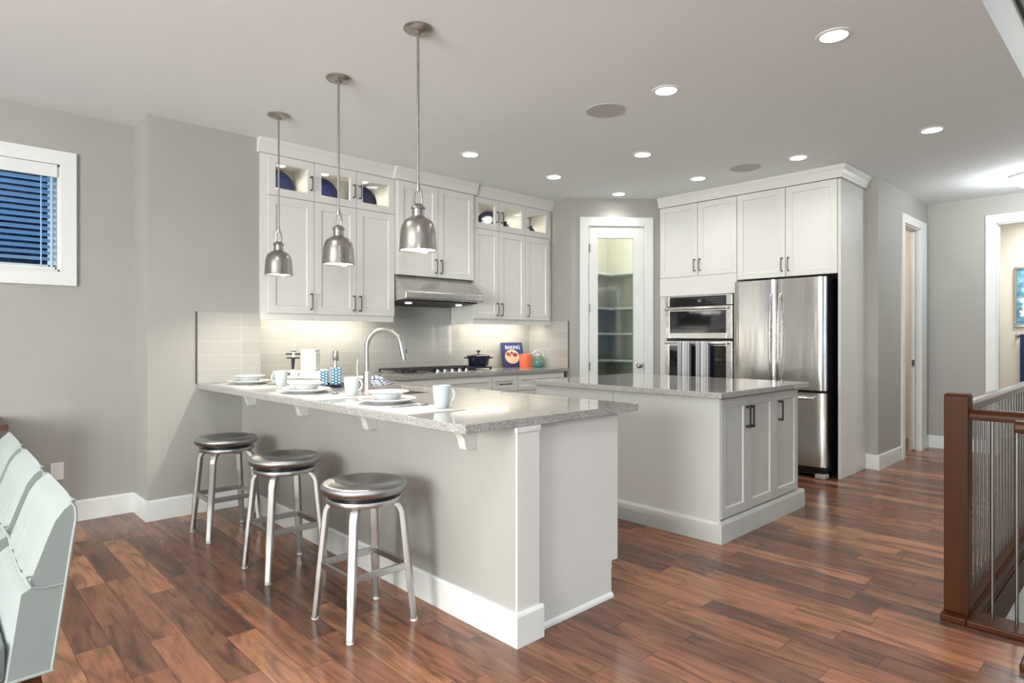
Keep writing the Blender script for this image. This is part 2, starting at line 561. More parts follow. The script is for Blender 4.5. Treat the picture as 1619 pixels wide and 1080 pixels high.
def obj(name, bm, mat, parent=None, bevel=0.0, smooth=False, seg=2, loc=None, auto=None):
    """link a bmesh (built in world coordinates) as ONE mesh object"""
    me = bpy.data.meshes.new(name)
    o = bpy.data.objects.new(name, me)
    base = wloc(parent) if parent is not None else Vector(loc or (0, 0, 0))
    bmesh.ops.translate(bm, verts=bm.verts, vec=-base)
    if smooth:
        for f in bm.faces:
            f.smooth = True
        for e in bm.edges:
            if len(e.link_faces) == 2 and e.calc_face_angle(0) > math.radians(auto or 40):
                e.smooth = False
    bm.to_mesh(me)
    bm.free()
    me.materials.append(mat if not isinstance(mat, str) else M[mat])
    COL.objects.link(o)
    if parent is not None:
        o.parent = parent
    else:
        o.location = base
    if bevel:
        md = o.modifiers.new('bevel', 'BEVEL')
        md.width = bevel
        md.segments = seg
        md.limit_method = 'ANGLE'
        md.angle_limit = math.radians(40)
        md.harden_normals = False
    return o


def thing(name, label, cat, loc=(0, 0, 0), group=None):
    o = bpy.data.objects.new(name, None)
    o.empty_display_size = 0.1
    COL.objects.link(o)
    o.location = loc
    o['label'] = label
    o['category'] = cat
    if group:
        o['group'] = group
    return o


def tag(o, label, cat, group=None, kind=None):
    o['label'] = label
    o['category'] = cat
    if group:
        o['group'] = group
    if kind:
        o['kind'] = kind
    return o


def struct(name, bm, mat, parent=None, label=None, cat=None, **kw):
    o = obj(name, bm, mat, parent, **kw)
    if parent is None:
        o['kind'] = 'structure'
        if label:
            o['label'] = label
            o['category'] = cat or 'wall'
    return o


def dup(root, loc, rotz=0.0, label=None):
    r = root.copy()
    COL.objects.link(r)
    r.location = loc
    r.rotation_euler = (0, 0, rotz)
    if label:
        r['label'] = label
    for ch in list(root.children):
        c = ch.copy()
        COL.objects.link(c)
        c.parent = r
        for g in list(ch.children):
            d = g.copy()
            COL.objects.link(d)
            d.parent = c
    return r


# face frames: (u, out, z) -> world
def hood_face(yf):
    return lambda u, d, z: Vector((u, yf - d, z))


def fridge_face(xf):
    return lambda u, d, z: Vector((xf - d, u, z))


def shaker(bm, pl, u0, u1, z0, z1, t=0.02, fr=0.058, rec=0.009, hole=False, slope=0.006):
    """a framed door leaf: raised frame and recessed panel (or an opening)"""
    def ring(a, d):
        return [bm.verts.new(pl(u, d, z)) for u, z in ((u0 + a, z0 + a), (u1 - a, z0 + a), (u1 - a, z1 - a), (u0 + a, z1 - a))]
    R = [ring(0, 0), ring(0, t - 0.0015), ring(0.0015, t), ring(fr, t), ring(fr + slope, t - rec)]
    if hole:
        R.append(ring(fr + slope, 0))
    for a, b in zip(R, R[1:]):
        for i in range(4):
            j = (i + 1) % 4
            bm.faces.new((a[i], a[j], b[j], b[i]))
    if hole:
        for i in range(4):
            j = (i + 1) % 4
            bm.faces.new((R[-1][i], R[-1][j], R[0][j], R[0][i]))
    else:
        bm.faces.new(R[-1]); bm.faces.new(R[0][::-1])
    bmesh.ops.recalc_face_normals(bm, faces=bm.faces)
    return bm


def slab(bm, pl, u0, u1, d0, d1, z0, z1):
    v = [bm.verts.new(pl(u, d, z)) for z in (z0, z1) for u, d in ((u0, d0), (u1, d0), (u1, d1), (u0, d1))]
    for f in ((3, 2, 1, 0), (4, 5, 6, 7), (0, 1, 5, 4), (1, 2, 6, 5), (2, 3, 7, 6), (3, 0, 4, 7)):
        bm.faces.new([v[i] for i in f])
    bmesh.ops.recalc_face_normals(bm, faces=bm.faces)
    return bm


def pull(pl, u, d, z0, z1, parent, horiz=False, name='handle', r=0.0052):
    """arched bar pull with two feet; vertical from z0 to z1 at u, or horizontal from z0..z1 along u at height u"""
    bm = BM()
    mid = (z0 + z1) / 2
    hl = (z1 - z0) / 2
    P = (lambda a, dd: pl(a, dd, u)) if horiz else (lambda a, dd: pl(u, dd, a))
    pts = []
    for i in range(11):
        s = -1 + 2 * i / 10
        pts.append(P(mid + s * hl, d + 0.026 + 0.006 * (1 - s * s)))
    tube(bm, pts, r, 8)
    for s in (-1, 1):
        tube(bm, [P(mid + s * hl * 0.93, d - 0.0005), P(mid + s * hl * 0.93, d + 0.004), P(mid + s * hl * 0.93, d + 0.027)], [r * 1.7, r * 1.2, r], 8)
    return obj(name, bm, 'pewter', parent, smooth=True)


# ================================================================== ROOM SHELL
YW = 5.08           # window / hood wall
YC = 4.736          # face of the bump-out column
bm = BM()
for a in ((-4.0, 3.40, -4.5, 5.08), (3.40, 12.0, 0.6, 5.2), (7.2, 12.0, -4.5, 0.6)):
    box(bm, a[0], a[1], a[2], a[3], -0.25, 0.0)
struct('floor', bm, 'floor')
bm = BM()
for a in ((-4.0, 3.2, -4.5, 5.3), (3.2, 12.0, 0.565, 5.3), (6.6, 12.0, -4.5, 0.565)):
    box(bm, a[0], a[1], a[2], a[3], CEIL, CEIL + 0.3)
struct('ceiling', bm, 'ceiling')
# wall_window with an opening
wx0, wx1, wz0, wz1 = -0.75, 0.672, 1.682, 2.392
bm = BM()
box(bm, -4.0, wx0, YW, YW + 0.15, 0, CEIL)
box(bm, wx1, 1.11, YW, YW + 0.15, 0, CEIL)
box(bm, wx0, wx1, YW, YW + 0.15, 0, wz0)
box(bm, wx0, wx1, YW, YW + 0.15, wz1, CEIL)
struct('wall_window', bm, 'wall')
bm = BM(); box(bm, 1.11, 1.862, YC, YW + 0.15, 0, CEIL)
struct('wall_column', bm, 'wall')
bm = BM(); box(bm, 1.862, 5.107, YW, YW + 0.15, 0, CEIL)
struct('wall_hood', bm, 'wall')
# pantry: return wall, angled wall with door opening, inner walls
PA = Vector((5.107, 4.43, 0)); PB = Vector((5.85, 3.80, 0))
PD = (PB - PA).normalized(); PN = Vector((PD.y, -PD.x, 0))     # PN points into the room (towards the camera)
if PN.dot(Vector((-1, -1, 0))) < 0:
    PN = -PN
PLEN = (PB - PA).length


def pan(u, d, z):
    q = PA + PD * u + PN * d
    return Vector((q.x, q.y, z))


bm = BM(); prism(bm, [(5.107, 4.43), (PA.x - PN.x * 0.1, PA.y - PN.y * 0.1), (5.20, 4.51), (5.20, YW + 0.15), (5.107, YW + 0.15)], 'z', 0, CEIL)
struct('wall_return', bm, 'wall')
du0, du1, dtop = 0.178, 0.808, 2.462
bm = BM()
slab(bm, pan, 0.0, du0, -0.10, 0, 0, CEIL)
slab(bm, pan, du1, PLEN + 0.02, -0.10, 0, 0, CEIL)
slab(bm, pan, du0, du1, -0.10, 0, dtop, CEIL)
struct('wall_pantry', bm, 'wall')
bm = BM()
box(bm, 5.20, 6.60, 5.02, YW + 0.12, 0, CEIL)
box(bm, 6.50, 6.60, 3.82, 5.02, 0, CEIL)
box(bm, 5.96, 6.50, 3.815, 3.87, 0, CEIL)
struct('wall_pantry_inner', bm, 'cream')
# hall walls
px0, px1, ptop = 7.335, 7.955, 2.43
bm = BM()
box(bm, 6.515, px0, 1.855, 1.955, 0, CEIL)
box(bm, px1, 8.42, 1.855, 1.955, 0, CEIL)
box(bm, 6.515, 6.60, 1.955, 3.815, 0, CEIL)
box(bm, px0, px1, 1.855, 1.955, ptop, CEIL)
struct('wall_hall', bm, 'wall')
bx0, bx1, btop = 0.35, 1.232, 2.462
bm = BM()
box(bm, 8.30, 8.42, bx1, 1.855, 0, CEIL)
box(bm, 8.30, 8.42, -4.5, bx0, 0, CEIL)
box(bm, 8.30, 8.42, bx0, bx1, btop, CEIL)
struct('wall_far', bm, 'wall')
bm = BM(); box(bm, 9.80, 9.92, -1.0, 1.855, 0, CEIL)
struct('wall_bathroom', bm, 'cream')
bm = BM(); box(bm, 8.42, 9.92, 1.855, 1.955, 0, CEIL)
struct('wall_bathroom_side', bm, 'cream')
# mudroom behind the pocket door
bm = BM()
box(bm, 6.60, 9.0, 4.6, 4.72, 0, CEIL)
box(bm, 8.85, 9.0, 1.955, 4.6, 0, CEIL)
struct('wall_mudroom', bm, 'cream')
# remaining enclosure: dining side, living side behind the camera
bm = BM()
box(bm, -4.12, -4.0, -4.5, -0.4, 0, CEIL); box(bm, -4.12, -4.0, 2.4, 5.2, 0, CEIL)
box(bm, -4.12, -4.0, -0.4, 2.4, 0, 0.55); box(bm, -4.12, -4.0, -0.4, 2.4, 2.45, CEIL)
struct('wall_dining', bm, 'wall')
bm = BM()
box(bm, -4.12, -3.5, -4.62, -4.5, 0, CEIL); box(bm, 1.1, 12.0, -4.62, -4.5, 0, CEIL)
box(bm, -3.5, 1.1, -4.62, -4.5, 2.6, CEIL); box(bm, -3.5, 1.1, -4.62, -4.5, 0, 0.3)
struct('wall_living', bm, 'wall')
bm = BM(); box(bm, 12.0, 12.1, -4.6, 5.3, 0, CEIL)
struct('wall_east', bm, 'wall')
# stairwell shaft (white walls, down to the lower floor and up to the upper floor)
bm = BM()
box(bm, 3.40, 7.2, -1.0, -0.9, -2.8, 5.2)
struct('wall_stairs', bm, 'trim')
bm = BM()
box(bm, 7.1, 7.2, -0.9, 0.6, -2.8, -0.25)
box(bm, 3.40, 7.1, 0.6, 0.7, -2.8, -0.25)
box(bm, 3.30, 3.40, -0.9, 0.6, -2.8, -0.25)
struct('wall_lower_stairs', bm, 'trim')
bm = BM(); box(bm, 3.4, 7.1, -0.9, 0.6, -2.9, -2.8)
struct('floor_lower', bm, 'carpet')
bm = BM()
box(bm, 3.2, 6.6, 0.565, 0.665, CEIL + 0.3, 3.095)
box(bm, 3.1, 3.2, -0.9, 0.665, CEIL, 5.2)
box(bm, 6.6, 6.7, -0.9, 0.679, CEIL + 0.3, 5.2)
struct('wall_upper', bm, 'wall')
bm = BM(); box(bm, 3.2, 6.6, 0.545, 0.68, 3.095, 3.16)
struct('trim_upper_edge', bm, 'vent', bevel=0.006)
bm = BM(); box(bm, 3.1, 6.7, 2.5, 2.6, 3.055, 5.2); box(bm, 3.1, 3.2, 0.68, 2.5, 3.055, 5.2); box(bm, 6.6, 6.7, 0.68, 2.5, 3.055, 5.2)
struct('wall_upper_back', bm, 'wall')
bm = BM(); box(bm, 3.1, 7.2, -1.0, 2.6, 5.2, 5.3)
struct('ceiling_upper', bm, 'ceiling')
# wood fascia of the stair opening
bm = BM()
box(bm, 3.40, 7.2, 0.585, 0.60, -0.26, 0.0)
box(bm, 3.40, 7.2, 0.578, 0.587, -0.10, -0.075)
box(bm, 3.40, 7.2, 0.580, 0.587, -0.055, -0.045)
struct('trim_stair_fascia', bm, 'rail', bevel=0.002)


def base_run(name, segs, h=0.14, t=0.014):
    """baseboard pieces along polylines offset into the room: list of (p, q, normal)"""
    bm = BM()
    for (x0, y0), (x1, y1), (nx, ny) in segs:
        p = Vector((x0, y0, 0)); q = Vector((x1, y1, 0)); n = Vector((nx, ny, 0))
        prof = [(0, 0), (t, 0), (t, h - 0.012), (t - 0.006, h), (0, h)]
        A = [bm.verts.new(p + n * a + Vector((0, 0, b))) for a, b in prof]
        B = [bm.verts.new(q + n * a + Vector((0, 0, b))) for a, b in prof]
        k = len(prof)
        for i in range(k):
            j = (i + 1) % k
            bm.faces.new((A[i], A[j], B[j], B[i]))
        bm.faces.new(A[::-1]); bm.faces.new(B)
    bmesh.ops.recalc_face_normals(bm, faces=bm.faces)
    return struct(name, bm, 'trim')


base_run('baseboard_window', [((-4, YW), (1.11, YW), (0, -1))])
base_run('baseboard_column', [((1.11, YW), (1.11, YC - 0.014), (-1, 0)), ((1.11, YC), (1.735, YC), (0, -1))])
base_run('baseboard_hall', [((6.515, 1.955), (6.515, 1.841), (-1, 0)), ((6.515, 1.855), (7.245, 1.855), (0, -1)), ((8.17, 1.855), (8.30, 1.855), (0, -1))])
base_run('baseboard_far', [((8.30, 1.855), (8.30, 1.322), (-1, 0))])
base_run('baseboard_bathroom', [((9.80, -1.0), (9.80, 1.855), (-1, 0))])


# tiled backsplash
bm = BM()
box(bm, 1.42, 1.862, YC - 0.009, YC, 0.915, 1.424)
box(bm, 1.862, 1.8705, YC - 0.009, YW, 0.915, 1.424)
box(bm, 1.8705, 5.098, YW - 0.009, YW, 0.915, 1.424)
box(bm, 3.04, 3.95, YW - 0.009, YW, 1.424, 1.83)
box(bm, 5.098, 5.107, 4.47, YW, 0.915, 1.424)
struct('trim_backsplash', bm, 'tile', bevel=0.0008, seg=1)
bm = BM()
box(bm, 1.412, 1.42, YC - 0.011, YC, 0.9155, 1.428)
box(bm, 5.096, 5.107, 4.462, 4.470, 0.9155, 1.428)
struct('trim_tile_edge', bm, 'pewter')

# ------------------------------------------------------------------ window 1 (left) with blind
bm = BM()
cw = 0.092
box(bm, wx0 - cw, wx1 + cw, YW - 0.02, YW, wz1, wz1 + cw)
box(bm, wx0 - cw, wx1 + cw, YW - 0.02, YW, wz0 - cw, wz0)
box(bm, wx1, wx1 + cw, YW - 0.02, YW, wz0, wz1)
box(bm, wx0 - cw, wx0, YW - 0.02, YW, wz0, wz1)
w1 = struct('window_1', bm, 'trim', bevel=0.002)
bm = BM()
for a in ((wx0, wx0 + 0.02, wz0, wz1), (wx1 - 0.012, wx1, wz0, wz1), (wx0, wx1, wz0, wz0 + 0.012), (wx0, wx1, wz1 - 0.012, wz1)):
    box(bm, a[0], a[1], YW, YW + 0.12, a[2], a[3])
for a in ((wx0 + 0.02, wx0 + 0.06, wz0, wz1), (wx1 - 0.05, wx1 - 0.012, wz0, wz1), (wx0, wx1, wz0 + 0.012, wz0 + 0.05), (wx0, wx1, wz1 - 0.05, wz1 - 0.012)):
    box(bm, a[0], a[1], YW + 0.10, YW + 0.14, a[2], a[3])
struct('sash_frame', bm, 'trim', w1)
bm = BM(); box(bm, wx0 + 0.05, wx1 - 0.045, YW + 0.118, YW + 0.124, wz0 + 0.04, wz1 - 0.04)
struct('pane', bm, 'glass', w1)
bl = thing('window_blind', 'slatted blind tinted with dusk blue light, lowered in the high window on the left wall', 'blind', (0, YW + 0.05, wz0))
bm = BM(); box(bm, wx0 + 0.022, wx1 - 0.014, YW - 0.012, YW + 0.012, wz1 - 0.085, wz1 - 0.003)
obj('valance', bm, 'trim', bl, bevel=0.002)
z = wz1 - 0.098
ns = 0
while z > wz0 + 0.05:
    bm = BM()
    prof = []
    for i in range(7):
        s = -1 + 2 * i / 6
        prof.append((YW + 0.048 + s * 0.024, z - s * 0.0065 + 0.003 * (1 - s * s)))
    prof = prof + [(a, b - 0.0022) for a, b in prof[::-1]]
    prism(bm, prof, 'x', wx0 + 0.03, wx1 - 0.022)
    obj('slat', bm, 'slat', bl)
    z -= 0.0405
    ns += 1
bm = BM(); box(bm, wx0 + 0.03, wx1 - 0.022, YW + 0.024, YW + 0.072, wz0 + 0.014, wz0 + 0.032)
obj('bottom_rail', bm, 'trim', bl, bevel=0.003)
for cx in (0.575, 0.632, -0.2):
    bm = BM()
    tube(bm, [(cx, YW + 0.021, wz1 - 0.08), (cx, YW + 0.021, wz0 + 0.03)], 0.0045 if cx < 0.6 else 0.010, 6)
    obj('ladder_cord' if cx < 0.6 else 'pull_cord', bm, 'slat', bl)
# hedge outside the window
bm = BM()
bmesh.ops.create_grid(bm, x_segments=30, y_segments=14, size=1.0)
for v in bm.verts:
    x, y = v.co.x, v.co.y
    v.co = Vector((x * 4 - 1, 8.0 + 0.5 * math.sin(7 * x + 3 * y) * random.random(), 1.6 + y * 2.0 + 0.25 * math.sin(9 * x)))
m_h, nt, b_ = new_mat('hedge leaves')
nz = N(nt, 'ShaderNodeTexNoise', i_Scale=14.0, i_Detail=6.0)
L(nt, objcoord(nt), nz.inputs['Vector'])
L(nt, ramp(nt, nz.outputs['Fac'], [(0.35, (0.004, 0.014, 0.03)), (0.65, (0.02, 0.09, 0.12))]), b_.inputs['Base Color'])
b_.inputs['Roughness'].default_value = 0.9
for f in list(bm.faces):
    pass
r_ = bmesh.ops.extrude_face_region(bm, geom=bm.faces[:])
bmesh.ops.translate(bm, verts=[e for e in r_['geom'] if isinstance(e, bmesh.types.BMVert)], vec=(0, 0.5, 0))
bmesh.ops.recalc_face_normals(bm, faces=bm.faces)
tag(obj('hedge', bm, m_h, smooth=True), 'dark hedge outside, seen between the slats of the window blind', 'hedge')

# living-room windows behind the camera (frames only; the added fill lamps stand at them)
for nm, fr in (('window_2', ((-3.5, 1.1), 'y')), ('window_3', ((-0.4, 2.4), 'x'))):
    bm = BM()
    if fr[1] == 'y':
        a, b = fr[0]
        for x in (a, a + 1.53, a + 3.07, b):
            box(bm, x - 0.05, x + 0.05, -4.60, -4.48, 0.3, 2.6)
        box(bm, a, b, -4.60, -4.48, 2.52, 2.6); box(bm, a, b, -4.60, -4.48, 0.3, 0.38)
    else:
        a, b = fr[0]
        for y in (a, (a + b) / 2, b):
            box(bm, -4.1, -3.98, y - 0.05, y + 0.05, 0.55, 2.45)
        box(bm, -4.1, -3.98, a, b, 2.37, 2.45); box(bm, -4.1, -3.98, a, b, 0.55, 0.63)
    struct(nm, bm, 'trim')

# ------------------------------------------------------------------ pantry door (door_1)
bm = BM()
tw = 0.088
slab(bm, pan, du0 - tw, du0 + 0.006, 0, 0.02, 0, dtop + tw)
slab(bm, pan, du1 - 0.006, du1 + tw, 0, 0.02, 0, dtop + tw)
slab(bm, pan, du0 + 0.006, du1 - 0.006, 0, 0.02, dtop - 0.006, dtop + tw)
slab(bm, pan, du0, du0 + 0.012, -0.10, 0.0, 0, dtop)
slab(bm, pan, du1 - 0.012, du1, -0.10, 0.0, 0, dtop)
slab(bm, pan, du0 + 0.012, du1 - 0.012, -0.10, 0.0, dtop - 0.012, dtop)
struct('trim_pantry_casing', bm, 'trim', bevel=0.002)
pl_in = lambda u, d, z: pan(u, d - 0.035, z)
bm = BM()
slab(bm, pan, du0 + 0.015, 0.29, -0.037, 0.002, 0.01, dtop - 0.017)
slab(bm, pan, 0.682, du1 - 0.015, -0.037, 0.002, 0.01, dtop - 0.017)
slab(bm, pan, 0.29, 0.682, -0.037, 0.002, 2.327, dtop - 0.017)
slab(bm, pan, 0.29, 0.682, -0.037, 0.002, 0.01, 0.30)
d1 = struct('door_1', bm, 'trim', bevel=0.0015)
bm = BM(); slab(bm, pan, 0.285, 0.687, -0.022, -0.016, 0.29, 2.335)
struct('pane', bm, 'glass_door', d1)
for hz in (2.214, 1.567, 0.933, 0.25):
    bm = BM()
    tube(bm, [pan(du0 + 0.010, 0.012, hz - 0.045), pan(du0 + 0.010, 0.012, hz + 0.045)], 0.006, 8)
    slab(bm, pan, du0 + 0.004, du0 + 0.030, 0.002, 0.004, hz - 0.045, hz + 0.045)
    struct('hinge', bm, 'nickel', d1)
bm = BM()
tube(bm, [pan(0.738, 0.002, 0.94), pan(0.738, 0.007, 0.94)], 0.026, 20)
tube(bm, [pan(0.738, 0.004, 0.94), pan(0.738, 0.045, 0.94)], 0.009, 12)
tube(bm, [pan(0.738, 0.036, 0.94), pan(0.738, 0.042, 0.94), pan(0.738, 0.055, 0.94), pan(0.738, 0.062, 0.94)], [0.015, 0.026, 0.026, 0.016], 20)
struct('knob', bm, 'nickel', d1, smooth=True)
bm = BM(); slab(bm, pan, du1 - 0.0145, du1 - 0.013, -0.03, 0.006, 0.90, 0.97)
struct('strike_plate', bm, 'nickel', d1)
# pantry shelves (one L-shaped shelf per level)
for i, zz in enumerate((0.30, 0.64, 0.977, 1.302, 1.611, 2.04)):
    dep = 0.36 if zz < 1.7 else 0.28
    bm = BM()
    prism(bm, [(5.20, 5.02), (5.20, 5.02 - dep), (6.50 - dep, 5.02 - dep), (6.50 - dep, 3.87), (6.50, 3.87), (6.50, 5.02)], 'z', zz - 0.025, zz)
    nm = ['lowest pantry shelf, near the floor behind the pantry door', 'second pantry shelf from the floor behind the glazed door',
          'white pantry shelf level with the door knob behind the glass', 'white pantry shelf second above the door knob behind the glass',
          'white pantry shelf at the middle of the door glass', 'highest pantry shelf seen through the door glass near its top'][i]
    tag(obj('pantry_shelf', bm, 'trim', bevel=0.002), nm, 'shelf', 'pantry shelves')
pl = thing('pantry_light', 'lit ceiling light inside the pantry, seen at the top of the door glass', 'light', (5.95, 4.45, CEIL))
bm = BM(); lathe(bm, [(0.0, -0.02), (0.17, -0.02), (0.17, 0.0)], (5.95, 4.45, CEIL), 28, False, True)
obj('canopy', bm, 'trim', pl, smooth=True)
bm = BM(); lathe(bm, [(0.0, -0.085), (0.08, -0.078), (0.14, -0.05), (0.155, -0.02)], (5.95, 4.45, CEIL), 28, False, True)
obj('glass_shade', bm, 'lens_soft', pl, smooth=True)
lamp('pantry_bulb', 'POINT', (5.95, 4.45, CEIL - 0.14), 8, NEUT, shadow_soft_size=0.12)

# ------------------------------------------------------------------ pocket door (door_2) and bathroom casing
bm = BM()
y0 = 1.855
box(bm, 7.245, px0, y0 - 0.02, y0, 0, ptop + 0.09)
box(bm, px1, 8.17, y0 - 0.02, y0, 0, ptop + 0.09)
box(bm, px0, px1, y0 - 0.02, y0, ptop, ptop + 0.09)
box(bm, px0 - 0.001, px0 + 0.012, y0, y0 + 0.10, 0, ptop)
box(bm, px1 - 0.013, px1 + 0.001, y0 - 0.002, y0 + 0.032, 0, ptop)
box(bm, px1 - 0.013, px1 + 0.001, y0 + 0.074, y0 + 0.10, 0, ptop)
box(bm, px0, px1, y0, y0 + 0.10, ptop - 0.012, ptop)
struct('trim_pocket_casing', bm, 'trim', bevel=0.0015)
bm = BM(); box(bm, px1 - 0.030, px1 + 0.55, y0 + 0.036, y0 + 0.070, 0.012, ptop - 0.02)
d2 = struct('door_2', bm, 'trim', bevel=0.002)
bm = BM(); box(bm, px1 - 0.0335, px1 - 0.028, y0 + 0.040, y0 + 0.066, 0.93, 1.0)
struct('edge_pull', bm, 'pewter', d2)
bm = BM()
box(bm, 8.28, 8.30, bx1, bx1 + 0.092, 0, btop + 0.092)
box(bm, 8.28, 8.30, bx0 - 0.092, bx0, 0, btop + 0.092)
box(bm, 8.28, 8.30, bx0, bx1, btop, btop + 0.092)
box(bm, 8.30, 8.42, bx1 - 0.014, bx1 + 0.001, 0, btop)
box(bm, 8.30, 8.42, bx0 - 0.001, bx0 + 0.014, 0, btop)
box(bm, 8.30, 8.42, bx0, bx1, btop - 0.014, btop + 0.001)
struct('trim_bathroom_casing', bm, 'trim', bevel=0.0015)
lamp('bathroom_lamp', 'AREA', (9.1, 0.7, CEIL - 0.06), 26, NEUT, (0, 0, 0), size=0.7)
lamp('mudroom_lamp', 'POINT', (7.6, 3.0, 2.45), 30, (1.0, 0.86, 0.76), shadow_soft_size=0.15)
# things seen through the pocket door
t = thing('coat_shelf', 'dark wall shelf and cubby seen through the narrow pocket doorway', 'shelf', (8.0, 4.6, 1.35))
bm = BM()
box(bm, 7.4, 8.84, 4.25, 4.6, 1.72, 1.76); box(bm, 7.4, 7.44, 4.25, 4.6, 1.3, 1.72); box(bm, 8.1, 8.14, 4.25, 4.6, 1.3, 1.72); box(bm, 8.80, 8.84, 4.25, 4.6, 1.3, 1.72); box(bm, 7.4, 8.84, 4.58, 4.6, 1.3, 1.72)
obj('shelf_body', bm, 'dark_wood', t, bevel=0.003)
bm = BM(); box(bm, 7.4, 8.84, 4.26, 4.6, 2.40, 2.70)
tag(obj('wall_cabinet', bm, 'dark_wood', bevel=0.004), 'dark cabinet near the ceiling seen through the pocket doorway', 'cabinet')

# bathroom picture, towel bar and towel
t = thing('framed_picture', 'blue floral picture in a pale frame on the bathroom wall at the right edge', 'picture', (9.80, 0.98, 1.745))
pz0, pz1, py0, py1 = 1.375, 2.115, 0.70, 1.28
bm = BM()
for a in ((py0, py1, pz0, pz0 + 0.03), (py0, py1, pz1 - 0.03, pz1), (py0, py0 + 0.03, pz0 + 0.03, pz1 - 0.03), (py1 - 0.03, py1, pz0 + 0.03, pz1 - 0.03)):
    box(bm, 9.770, 9.80, a[0], a[1], a[2], a[3])
obj('frame', bm, 'nickel', t, bevel=0.003)
bm = BM(); box(bm, 9.784, 9.797, py0 + 0.03, py1 - 0.03, pz0 + 0.03, pz1 - 0.03)
ar = obj('print', bm, 'art', t)
bm = BM()
for (cy, cz, R) in ((1.12, 1.68, 0.105), (0.95, 1.80, 0.09), (1.17, 1.55, 0.06)):
    for k in range(6):
        a = k * PI / 3 + 0.3
        c = Vector((9.7835, cy + R * 0.5 * math.cos(a), cz + R * 0.5 * math.sin(a)))
        vs = [bm.verts.new(c + Vector((-0.0005 * (k % 2), 0.55 * R * math.cos(q) * math.cos(a) - 0.33 * R * math.sin(q) * math.sin(a), 0.55 * R * math.cos(q) * math.sin(a) + 0.33 * R * math.sin(q) * math.cos(a)))) for q in [2 * PI * i / 14 for i in range(14)]]
        bm.faces.new(vs)
obj('white_flower', bm, 'petal', ar)
t = thing('towel_bar', 'metal towel bar below the blue floral picture on the bathroom wall', 'towel bar', (9.80, 0.95, 1.27))
bm = BM(); tube(bm, [(9.73, 1.265, 1.272), (9.73, 0.65, 1.272)], 0.009, 10)
obj('bar', bm, 'nickel', t, smooth=True)
for yy in (1.245, 0.67):
    bm = BM(); tube(bm, [(9.80, yy, 1.272), (9.79, yy, 1.272), (9.785, yy, 1.272), (9.722, yy, 1.272)], [0.025, 0.025, 0.012, 0.012], 12)
    obj('bracket', bm, 'nickel', t, smooth=True)
bm = BM()
prof = []
for i in range(9):
    a = PI * i / 8
    prof.append((9.73 - 0.016 * math.cos(a), 1.272 + 0.016 * math.sin(a)))
outer = [(9.711, 0.60)] + prof + [(9.749, 0.66)]
inner = [(9.742, 0.66)] + [(9.73 + 0.0118 * math.cos(PI * i / 8), 1.2725 + 0.0118 * math.sin(PI * i / 8)) for i in range(9)] + [(9.7185, 0.60)]
prism(bm, outer + inner, 'y', 0.80, 1.215)
tag(obj('bath_towel', bm, 'navy_cloth', bevel=0.003), 'navy blue towel hanging from the bathroom towel bar at the right edge', 'towel')

# wall outlet
t = thing('outlet', 'white outlet plate low on the window wall behind the dining chairs', 'outlet', (0.658, YW, 0.352))
bm = BM(); box(bm, 0.622, 0.694, YW - 0.006, YW, 0.294, 0.41)
obj('plate', bm, 'trim', t, bevel=0.002)
for q in (0.33, 0.375):
    bm = BM(); box(bm, 0.641, 0.675, YW - 0.0085, YW - 0.006, q - 0.015, q + 0.015)
    obj('socket', bm, 'white_plastic', t, bevel=0.002)

# ================================================================== UPPER CABINETS ON THE HOOD WALL
YF = 4.72
HF = hood_face(YF)
CT = 2.645      # top of doors


